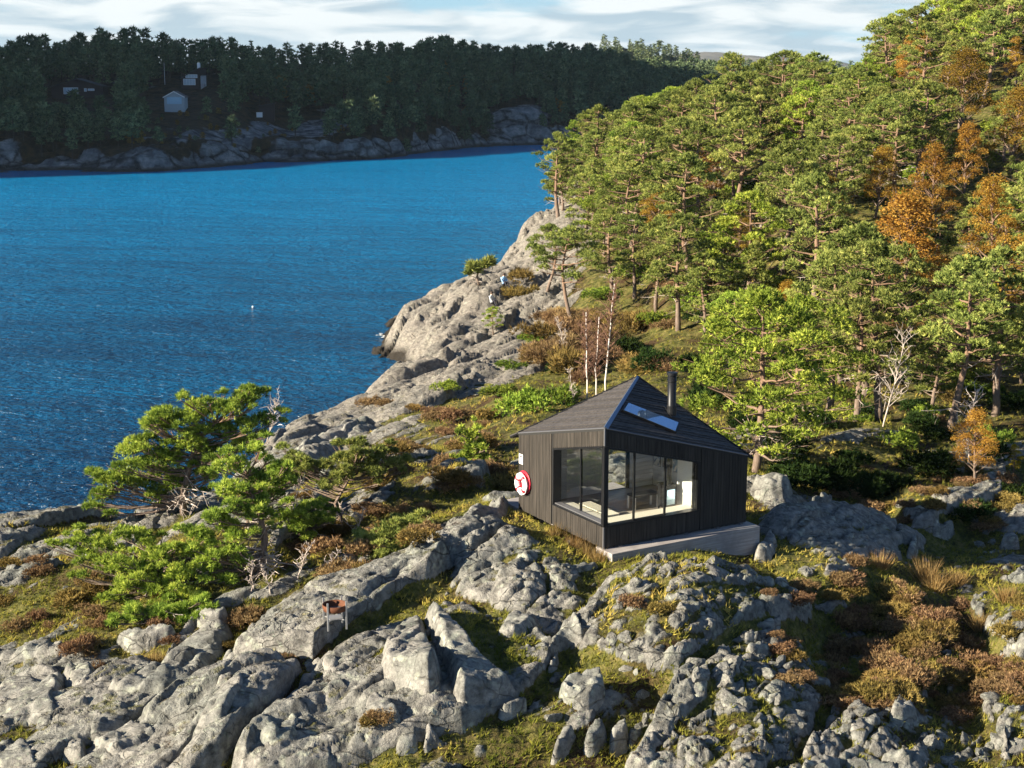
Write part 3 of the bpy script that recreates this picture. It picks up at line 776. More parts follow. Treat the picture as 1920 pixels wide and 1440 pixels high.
# corner window: frame, sill, mullions, panes, set back in the wall
def pane_quad(mb, face, a, b, dep, th=0.012):
    q1, z0, zt = WIN[face]
    f = (lambda q, e, z: (e, q, z)) if face == 'left' else (lambda q, e, z: (q, e, z))
    lo, hi = z0 + 0.05, lambda q: zt(q) - 0.03
    mb.hexa([f(a, dep, lo), f(b, dep, lo), f(b, dep + th, lo), f(a, dep + th, lo), f(a, dep, hi(a)), f(b, dep, hi(b)), f(b, dep + th, hi(b)), f(a, dep + th, hi(a))])
for face, cuts, dep in (('left', [0.12, 1.48, 2.58], 0.20), ('right', [0.12, 1.05, 2.12, 3.20], 0.06)):
    q1, z0, zt = WIN[face]
    f = (lambda q, e, z: (e, q, z)) if face == 'left' else (lambda q, e, z: (q, e, z))
    def bar(mb, a, b, e0, e1, zl, zh):
        mb.hexa([f(a, e0, zl(a)), f(b, e0, zl(b)), f(b, e1, zl(b)), f(a, e1, zl(a)), f(a, e0, zh(a)), f(b, e0, zh(b)), f(b, e1, zh(b)), f(a, e1, zh(a))])
    win = MB()
    bar(win, 0.06, q1, -0.045, 0.24, lambda q: z0 - 0.03, lambda q: z0 + 0.01)       # bottom frame and outer sill
    bar(win, 0.06, q1, -0.03, 0.24, lambda q: zt(q) - 0.03, lambda q: zt(q) + 0.028)
    bar(win, cuts[-1], q1 + 0.01, -0.03, 0.24, lambda q: z0 + 0.01, lambda q: zt(q) - 0.03)
    wo_ = win.build('window', M_STEEL, cabin)
    if face == 'left':
        s2 = MB(); bar(s2, 0.1, 2.58, 0.02, dep - 0.005, lambda q: z0 + 0.012, lambda q: z0 + 0.045); s2.build('sill', M_TRIM, wo_)
    for c_ in cuts[1:-1]:
        mm = MB(); bar(mm, c_ - 0.021, c_ + 0.021, dep - 0.02, dep + 0.05, lambda q: z0 + 0.01, lambda q: zt(q) - 0.03); mm.build('mullion', M_STEEL, wo_)
    for a, b in zip(cuts[:-1], cuts[1:]):
        p = MB(); pane_quad(p, face, a + 0.004, b - 0.004, dep); p.build('pane', M_GLASS, wo_)
po = MB(); po.box(-0.03, 0.115, -0.03, 0.10, 0.60, 2.87); po.build('corner_post', M_STEEL, cabin)

# roof: four sloping faces of long narrow boards, hip flashings, pale edge trim
OV = 0.03
cA, cB, cC, cD = np.array([-OV, -OV, HA]), np.array([-0.22, B_ + 0.22, HB - 0.10]), np.array([S_ + 0.24, -0.03, HC - 0.09]), np.array([S_ + 0.24, B_ + 0.22, HD - 0.12])
cBf, cCf = np.array([-OV, B_ + 0.03, HB]), np.array([S_ + 0.03, -OV, HC])
rf = MB()
for a, b in ((cA, cBf), (cCf, cA), (cD, cC), (cB, cD)):
    rf.prism([a - [0, 0, .03], b - [0, 0, .03], APX - [0, 0, .03]], (0, 0, -0.05))
roof = rf.build('roof', M_CORE, cabin)
def roof_face(a, b, n):
    """n board courses parallel to the eaves from the edge a-b up to the apex"""
    nrm = np.cross(b - a, APX - a); nrm /= np.linalg.norm(nrm)
    if nrm[2] < 0: nrm = -nrm
    for k in range(n):
        f0, f1 = k / n, (k + 0.93) / n
        P = [a + (APX - a) * f0, b + (APX - b) * f0, b + (APX - b) * f1, a + (APX - a) * f1]
        lift = 0.004 + 0.006 * ((k * 7) % 3)
        base = [p - nrm * 0.028 for p in P]
        top = [P[0] + nrm * (lift + .01), P[1] + nrm * (lift + .01), P[2] + nrm * (lift - .004), P[3] + nrm * (lift - .004)]
        m = MB(); m.hexa(base + top); m.build('roof_board', M_ROOFB, roof)
roof_face(cA, cBf, 24); roof_face(cCf, cA, 26); roof_face(cB, cD, 16); roof_face(cD, cC, 16)
def strip(a, b, w0, w1, up, m, name, parent):
    mb = MB(); mb.tube([a + np.array([0, 0, up]), b + np.array([0, 0, up])], [w0, w1], 6, 0); return mb.build(name, m, parent)
hip = MB()
for (edge_b, sgn) in ((cBf, 1), (cCf, 1)):
    d = APX - cA; side = (edge_b - cA); side = side - d * (side @ d) / (d @ d); side /= np.linalg.norm(side)
    u = np.array([0, 0, 0.030])
    wv = side * (0.11 if edge_b is cCf else 0.035)
    hip.prism([cA + u, cA + wv + u, APX + wv * 0.6 + u, APX + u], (0, 0, 0.012))
hip.build('ridge_flashing', M_FLASH, roof)
strip(cBf, APX, 0.028, 0.028, 0.02, M_STEEL, 'ridge_cap', roof); strip(cCf, APX, 0.028, 0.028, 0.02, M_STEEL, 'ridge_cap', roof)
strip(cA, cBf, 0.020, 0.020, -0.005, M_TRIM, 'eave_trim', roof); strip(cA, cCf, 0.020, 0.020, -0.005, M_TRIM, 'eave_trim', roof)
# rafter tails where the hidden faces oversail
tl = MB(); tl.prism([cBf, cB, cB + (cD - cB) * .3, cBf + np.array([1.0, 0, .05])], (0, 0, -0.05)); tl.prism([cCf, cC, cC + (cD - cC) * .3, cCf + np.array([0, 1.0, .05])], (0, 0, -0.05))
tl.build('eave_overhang', M_STEEL, roof)
# skylight strip on the right-hand face
nR = np.cross(cCf - cA, APX - cA); nR /= np.linalg.norm(nR); nR = nR if nR[2] > 0 else -nR
sk = [np.array(q) for q in ((1.39, 0.98, 3.70), (2.89, 0.61, 3.02), (2.52, 0.26, 2.88), (1.02, 0.67, 3.59))]
sk = [q - nR * ((q - cA) @ nR) for q in sk]
mid = sum(sk) / 4
fr = MB(); fr.prism([mid + (q - mid) * 1.06 + nR * 0.0 for q in sk], nR * 0.095); slo = fr.build('skylight', M_STEEL, roof)
# (roof > skylight is already two levels deep: the glazing lies on it as a second part of the roof)
fr = MB(); fr.prism([mid + (q - mid) * 0.99 + nR * 0.096 for q in sk], nR * 0.008); fr.build('skylight_pane', M_SKYL, roof)
# stove pipe
CHX, CHY, CHZ = 2.98, 0.99, 3.24
ch = MB(); ch.lathe([(0.0, CHZ + 1.18), (0.125, CHZ + 1.18), (0.125, CHZ - 0.15)], 20, centre=(CHX, CHY, 0)); chim = ch.build('chimney', M_STEEL, cabin, smooth=True)
m = MB(); m.lathe([(0.0, CHZ + 1.27), (0.155, CHZ + 1.25), (0.155, CHZ + 1.17), (0.10, CHZ + 1.165)], 20, centre=(CHX, CHY, 0)); m.build('chimney_cap', M_STEEL, chim)
m = MB(); m.lathe([(0.128, CHZ + 1.02), (0.135, CHZ + 1.01), (0.135, CHZ + 0.98), (0.128, CHZ + .97)], 20, centre=(CHX, CHY, 0)); m.lathe([(0.13, CHZ + 0.30), (0.14, CHZ + 0.28), (0.14, CHZ + 0.18), (0.145, CHZ + 0.05), (0.15, CHZ - 0.12)], 20, centre=(CHX, CHY, 0)); m.build('chimney_collar', M_STEEL, chim)
m = MB(); fl = [np.array([CHX + a, CHY + b, 0]) for a, b in ((-.16, -.18), (.2, -.18), (.2, .2), (-.16, .2))]
fl = [np.array([q[0], q[1], cA[2] - ((q[0] - cA[0]) * nR[0] + (q[1] - cA[1]) * nR[1]) / nR[2]]) + nR * 0.045 for q in fl]
m.prism(fl, nR * 0.01); m.build('chimney_flashing', M_STEEL, chim)
# floor, window seats and pale inner linings
m = MB(); m.box(0.01, S_ - 0.01, 0.01, B_ - 0.01, -0.03, 0.10); fl_o = m.build('floor', M_CORE, cabin)
k = 0; y = 0.17
while y < B_ - 0.2:
    m = MB(); m.box(0.17, S_ - 0.17, y, y + 0.132, 0.101, 0.118 + 0.001 * (k % 2)); m.build('floor_board', M_FLOOR, fl_o); y += 0.137; k += 1
m = MB(); m.box(0.19, 0.62, 0.64, 2.6, 0.50, 0.60); m.box(0.17, 3.355, 0.17, 0.62, 0.52, 0.62); m.build('window_seat', M_CREAM, cabin)
m = MB(); m.box(0.58, 0.60, 0.64, 2.6, 0.12, 0.50); m.box(0.62, 3.355, 0.58, 0.60, 0.12, 0.52); m.build('seat_front', M_CREAM, cabin)
def lining(pts, off, mt=M_WHITE):
    m = MB(); m.prism(pts, off); return m.build('wall_lining', mt, cabin)
# the stub wall beside the window takes the sun; the far walls carry pale boards
lining([(3.52, 0.168, 0.12), (4.82, 0.168, 0.12), (4.82, 0.168, 1.95), (3.52, 0.168, 2.3)], (0, 0.012, 0))
lining([(3.36, 0.182, 0.12), (3.36, 1.15, 0.12), (3.36, 1.15, 2.55), (3.36, 0.182, 2.28)], (0.05, 0, 0))
z = 0.13; k = 0
while z < 2.1:
    m = MB(); m.box(S_ - 0.185, S_ - 0.165, 1.17, B_ - 0.19, z, z + 0.125); m.build('lining_board', M_INWALL, walls['end'])
    if z < 2.0:
        m = MB(); m.box(0.19, 2.98, B_ - 0.185, B_ - 0.165, z, z + 0.125); m.build('lining_board', M_INWALL, walls['back'])
        m = MB(); m.box(3.92, S_ - 0.19, B_ - 0.185, B_ - 0.165, z, z + 0.125); m.build('lining_board', M_INWALL, walls['back'])
    z += 0.131
z = 0.13
while z < 2.25:
    m = MB(); m.box(0.165, 0.185, 2.66, B_ - 0.19, z, z + 0.125); m.build('lining_board', M_INWALL, walls['left']); z += 0.131
# pale sloping ceiling under the roof
cl_ = MB(); dn = np.array([0, 0, -0.16]); apx = APX + np.array([0, 0, -0.2])
for a, b in ((cA, cBf), (cCf, cA), (cD, cC), (cB, cD)):
    i_ = lambda p: np.array([min(max(p[0], 0.17), S_ - 0.17), min(max(p[1], 0.17), B_ - 0.17), p[2] - 0.02])
    cl_.prism([i_(a) + dn, i_(b) + dn, apx], (0, 0, 0.02))
cl_.build('ceiling', M_INWALL, cabin)
# glazed door at the far corner
m = MB(); m.box(2.98, 3.04, B_ - 0.10, B_ - 0.04, 0.05, 2.04); m.box(3.84, 3.90, B_ - 0.10, B_ - 0.04, 0.05, 2.04); m.box(3.04, 3.84, B_ - 0.10, B_ - 0.04, 1.96, 2.04); m.box(3.04, 3.84, B_ - 0.1, B_ - 0.04, 0.05, 0.13)
dr = m.build('door', M_STEEL, cabin); m = MB(); m.box(3.042, 3.838, B_ - 0.075, B_ - 0.063, 0.132, 1.958); m.build('pane', M_GLASS, dr)
m = MB(); m.box(3.08, 3.10, B_ - 0.16, B_ - 0.103, 1.0, 1.06); m.build('handle', M_STEEL, dr)

def cabin_local(name, mb_parts, label, cat, s, t, z, rz=0.0):
    """a thing that stands in or hangs on the cabin: placed in the cabin's own frame, top level"""
    xy = cab_xy(s, t)
    e = empty(name, (xy[0], xy[1], CABIN[2] + z), CTH + rz, label, cat)
    return e
# concrete plinth and the entry deck
pl = cabin_local('concrete_plinth', None, 'pale board-marked concrete plinth under the black corner-window wall', 'plinth', 0, 0, 0)
m = MB(); m.box(-0.05, 5.16, -0.50, 0.30, -0.95, -0.05); m.build('plinth_beam', M_CONC, pl)
m = MB(); m.box(0.5, 0.9, 3.4, 4.2, -0.95, -0.06); m.box(3.9, 5.1, 3.4, 4.3, -0.95, -0.06); m.build('footing', M_CONC, pl)
for s in (0.45, 1.6, 2.75, 3.9, 4.75):
    m = MB(); m.box(s, s + 0.12, -0.10, -0.03, -0.048, -0.012); m.build('bracket', M_TRIM, pl)
dk = cabin_local('entry_deck', None, 'grey concrete entry slab jutting out behind the lifebuoy wall', 'deck', 0, 0, 0)
m = MB(); m.box(0.0, 4.2, 4.60, 5.66, -0.20, -0.02); m.build('deck_slab', M_CONC, dk)
m = MB(); m.box(0.15, 4.0, 4.75, 5.5, -0.8, -0.205); m.build('deck_base', M_CONC, dk)
# lifebuoy on its round board, notice above it
t = NT('lifebuoy_red'); M_RED = t.done(t.bsdf((0.55, 0.025, 0.05), 0.45))
t = NT('lifebuoy_white'); M_BWHITE = t.done(t.bsdf((0.85, 0.84, 0.84), 0.5))
lb = cabin_local('lifebuoy', None, 'white ring lifebuoy with red marks on a round red board on the cabin wall', 'lifebuoy', -0.03, 4.17, 0.90)
lb.scale = (0.86, 0.86, 0.86)
m = MB(); m.lathe([(0.0, 0.0), (0.40, 0.0), (0.42, -0.02), (0.42, -0.045), (0.40, -0.06), (0.0, -0.06)], 28, axis='x'); m.build('backboard', M_RED, lb)
m = MB()
th = np.linspace(0, 2 * np.pi, 33)
ring_r, tube_r = 0.262, 0.105
m.tube([(-0.15, ring_r * math.cos(a), ring_r * math.sin(a) - 0.03) for a in th], tube_r, 12, cap=False); rg = m.build('ring', M_BWHITE, lb, smooth=True)
for a0 in (0.5, 2.1, 3.7, 5.2):
    m = MB(); aa = np.linspace(a0, a0 + 0.34, 6); m.tube([(-0.15, ring_r * math.cos(a), ring_r * math.sin(a) - 0.03) for a in aa], tube_r + 0.006, 12, cap=False); m.build('band', M_RED, rg, smooth=True)
m = MB(); aa = np.linspace(0, 2 * np.pi, 41); m.tube([(-0.17, (0.385 + 0.012 * math.cos(8 * a)) * math.cos(a), (0.385 + 0.012 * math.cos(8 * a)) * math.sin(a) - 0.03) for a in aa], 0.012, 6, cap=False); m.build('rope', M_BWHITE, lb)
nt_ = cabin_local('notice', None, 'small white notice plate above the lifebuoy', 'notice', -0.03, 4.40, 1.57)
m = MB(); m.box(-0.012, 0.0, -0.11, 0.11, -0.15, 0.15); m.build('plate', M_WHITE, nt_)
m = MB(); m.box(-0.016, -0.0125, -0.085, 0.085, 0.06, 0.10); m.box(-0.016, -0.0125, -0.085, 0.06, -0.02, 0.0); m.box(-0.016, -0.0125, -0.085, 0.07, -0.08, -0.06); m.build('print', M_STEEL, nt_)
# inside: benches, stove, pictures
M_DARKTOP = simple('dark_bench_top', (0.05, 0.05, 0.055), 0.4)
def bench(s, t, w, d, h, rz, label, top):
    b = cabin_local('bench', None, label, 'bench', s, t, 0.12, rz)
    m = MB(); m.box(-w / 2, w / 2, -d / 2, d / 2, h - 0.05, h); m.build('seat', top, b)
    for x in (-w / 2 + 0.03, w / 2 - 0.03):
        for y in (-d / 2 + 0.03, d / 2 - 0.03):
            m = MB(); m.box(x - 0.025, x + 0.025, y - 0.025, y + 0.025, 0, h - 0.05); m.build('leg', M_WHITE, b)
bench(0.95, 1.65, 0.40, 1.5, 0.46, 0.0, 'pale bench inside the cabin behind the left corner pane', M_CREAM)
bench(3.0, 2.35, 0.9, 0.40, 0.46, 0.0, 'white-legged bench with a dark top inside the cabin near the stove', M_DARKTOP)
st = cabin_local('stove', None, 'black wood stove standing behind the right-hand panes', 'stove', CHX, CHY + 0.15, 0.12)
m = MB(); m.box(-0.18, 0.18, -0.2, 0.2, 0.35, 1.0); m.box(-0.2, 0.2, -0.22, 0.22, 1.0, 1.04); m.build('stove_body', M_STEEL, st)
m = MB(); m.box(-0.14, 0.14, -0.215, -0.202, 0.45, 0.9); m.build('stove_door', M_SKYL, st)
for x in (-.15, .15):
    for y in (-.17, .17):
        m = MB(); m.box(x - 0.02, x + 0.02, y - 0.02, y + 0.02, 0, 0.35); m.build('leg', M_STEEL, st)
m = MB(); m.lathe([(0.075, 1.042), (0.075, 2.72)], 14, centre=(0, -0.12, 0)); m.build('flue', M_STEEL, st)
def print_mat(name, base, dots):
    t = NT(name); n = t.noise(t.coord('Object'), 7.0, 4, 0.6); return t.done(t.bsdf(t.ramp(n, [(0.35, base), (0.5, dots), (0.62, (0.75, 0.74, 0.7))]), 0.5))
pics = [(3.42, 1.50, .55, .40, (0.05, 0.14, 0.35), (0.12, 0.30, 0.55), 'wide blue poster on the far inner wall of the cabin'), (3.98, 1.60, .32, .30, (0.08, 0.2, 0.4), (0.4, 0.45, 0.5), 'small blue and white picture right of the wide poster'),
        (3.10, 1.02, .34, .42, (0.10, 0.25, 0.40), (0.30, 0.42, 0.50), 'narrow pale blue picture low on the far inner wall'), (3.60, 1.00, .40, .34, (0.35, 0.20, 0.16), (0.5, 0.45, 0.40), 'reddish brown picture under the wide poster'),
        (4.10, 1.00, .34, .42, (0.06, 0.12, 0.25), (0.75, 0.75, 0.72), 'dark picture with a white centre nearest the stove'), (1.95, 1.45, .34, .46, (0.65, 0.65, 0.62), (0.45, 0.05, 0.08), 'white sheet with a red round mark')]
for i, (t_, z_, w_, h_, a_, b_, lab) in enumerate(pics):
    p = cabin_local('picture', None, lab, 'picture', S_ - 0.19, t_, z_)
    m = MB(); m.box(-0.02, 0.0, -w_ / 2, w_ / 2, -h_ / 2, h_ / 2); m.build('picture_frame', M_STEEL, p)
    m = MB(); m.box(-0.024, -0.021, -w_ / 2 + .015, w_ / 2 - .015, -h_ / 2 + .015, h_ / 2 - .015); m.build('sheet', print_mat('picture_print', a_, b_), p)
# ------------------------------------------------------------------ outcrops and boulders that can be told apart
def rock_from_outline(poly, h, label, seed, cat='rock', name='rock', step=0.05, slope=(0, 0), rough=1.0, sharp=0.22, group=None):
    """a rock of its own: outline on the ground (photograph points), a thick body, a faceted and tilted top"""
    P = np.array(poly, float); y0, y1 = P[:, 1].min(), P[:, 1].max()
    W = []
    for px, py in P:
        f = (py - y0) / max(y1 - y0, 1)
        W.append(G(px, py, h * 0.85 * (1 - f)))
    W = np.array(W)
    # round the outline
    Q = []
    n = len(W)
    for i in range(n):
        a, b = W[i], W[(i + 1) % n]
        Q += [a * .78 + b * .22, a * .22 + b * .78]
    Q = np.array(Q)[:, :2]; c = Q.mean(0); L = Q - c
    size = np.sqrt(np.prod(L.max(0) - L.min(0))); h = min(h, 0.5 * min(L.max(0) - L.min(0)) + 0.05)
    step = min(max(step, size / 60), 0.08)
    xs = np.arange(L[:, 0].min() - 3 * step, L[:, 0].max() + 3 * step, step); ys = np.arange(L[:, 1].min() - 3 * step, L[:, 1].max() + 3 * step, step)
    Y, X = np.meshgrid(ys, xs, indexing='ij')
    # signed distance to the outline
    D = np.full(X.shape, 1e9); ins = np.zeros(X.shape, bool); m = len(L)
    wob = 0.05 * fbm((X + c[0]) * 3, (Y + c[1]) * 3, seed, 3)
    XX, YY = X + wob, Y - wob
    for i in range(m):
        a, b = L[i], L[(i + 1) % m]; e = b - a
        tt = np.clip(((XX - a[0]) * e[0] + (YY - a[1]) * e[1]) / (e @ e + 1e-9), 0, 1)
        D = np.minimum(D, np.hypot(XX - a[0] - tt * e[0], YY - a[1] - tt * e[1]))
        cond = ((a[1] > YY) != (b[1] > YY)) & (XX < e[0] * (YY - a[1]) / (e[1] + (1e-12 if abs(e[1]) < 1e-12 else 0)) + a[0])
        ins ^= cond
    D = np.where(ins, D, -D)
    gz = hgt(X + c[0], Y + c[1])
    base = np.median(gz)
    gz = 0.5 * gz + 0.5 * zbase(X + c[0], Y + c[1]) 
    w = max(0.07, 0.55 * sharp * size)
    w = min(w, 0.5 * max(float(D.max()), 0.08))
    prof = np.clip(D / w, 0, 1) ** 0.75
    wx, wy = X + c[0], Y + c[1]
    fac = blocks(wx, wy, 0.75 * size + .12, seed, 0.9, 1.7, 1.0, 0.05) * 0.07 + blocks(wx, wy, 0.28 * size + .10, seed + 3, 0.8, 1.6, 1.0, 0.12) * 0.15 + blocks(wx, wy, 0.12 * size + .06, seed + 9, 0.6, 1.5, 1.0, 0.2) * 0.22
    fac = fac * 1.35
    top = h + slope[0] * X + slope[1] * Y + rough * fac + 0.018 * fbm(wx * 9, wy * 9, seed + 5, 3)
    Z = gz - 0.16 + (np.maximum(top, 0.05) + 0.16) * prof
    Z = np.where(D < 0, gz - 0.35, Z)
    a_, b_ = X.shape; i, j = np.meshgrid(np.arange(a_ - 1), np.arange(b_ - 1), indexing='ij')
    q = np.stack([i * b_ + j, i * b_ + j + 1, (i + 1) * b_ + j + 1, (i + 1) * b_ + j], -1).reshape(-1, 4)
    keep = D.ravel()[q].max(1) > -step * 0.4
    q = q[keep]; used = np.unique(q); inv = np.full(a_ * b_, -1); inv[used] = np.arange(len(used))
    V = np.stack([X, Y, Z - base], -1).reshape(-1, 3)[used]
    o = link(name, mesh_np(name, V, inv[q], None, [M_STONE], smooth=True), loc=(c[0], c[1], base))
    # close the underside so that it is a body, not a shell
    bm = bmesh.new(); bm.from_mesh(o.data)
    be = [e for e in bm.edges if e.is_boundary]
    r = bmesh.ops.extrude_edge_only(bm, edges=be)
    for v in r['geom']:
        if isinstance(v, bmesh.types.BMVert): v.co.z -= 0.25
    bmesh.ops.holes_fill(bm, edges=[e for e in bm.edges if e.is_boundary])
    for fc in bm.faces: fc.smooth = True
    bm.to_mesh(o.data); bm.free()
    tag(o, label, cat, group)
    return o
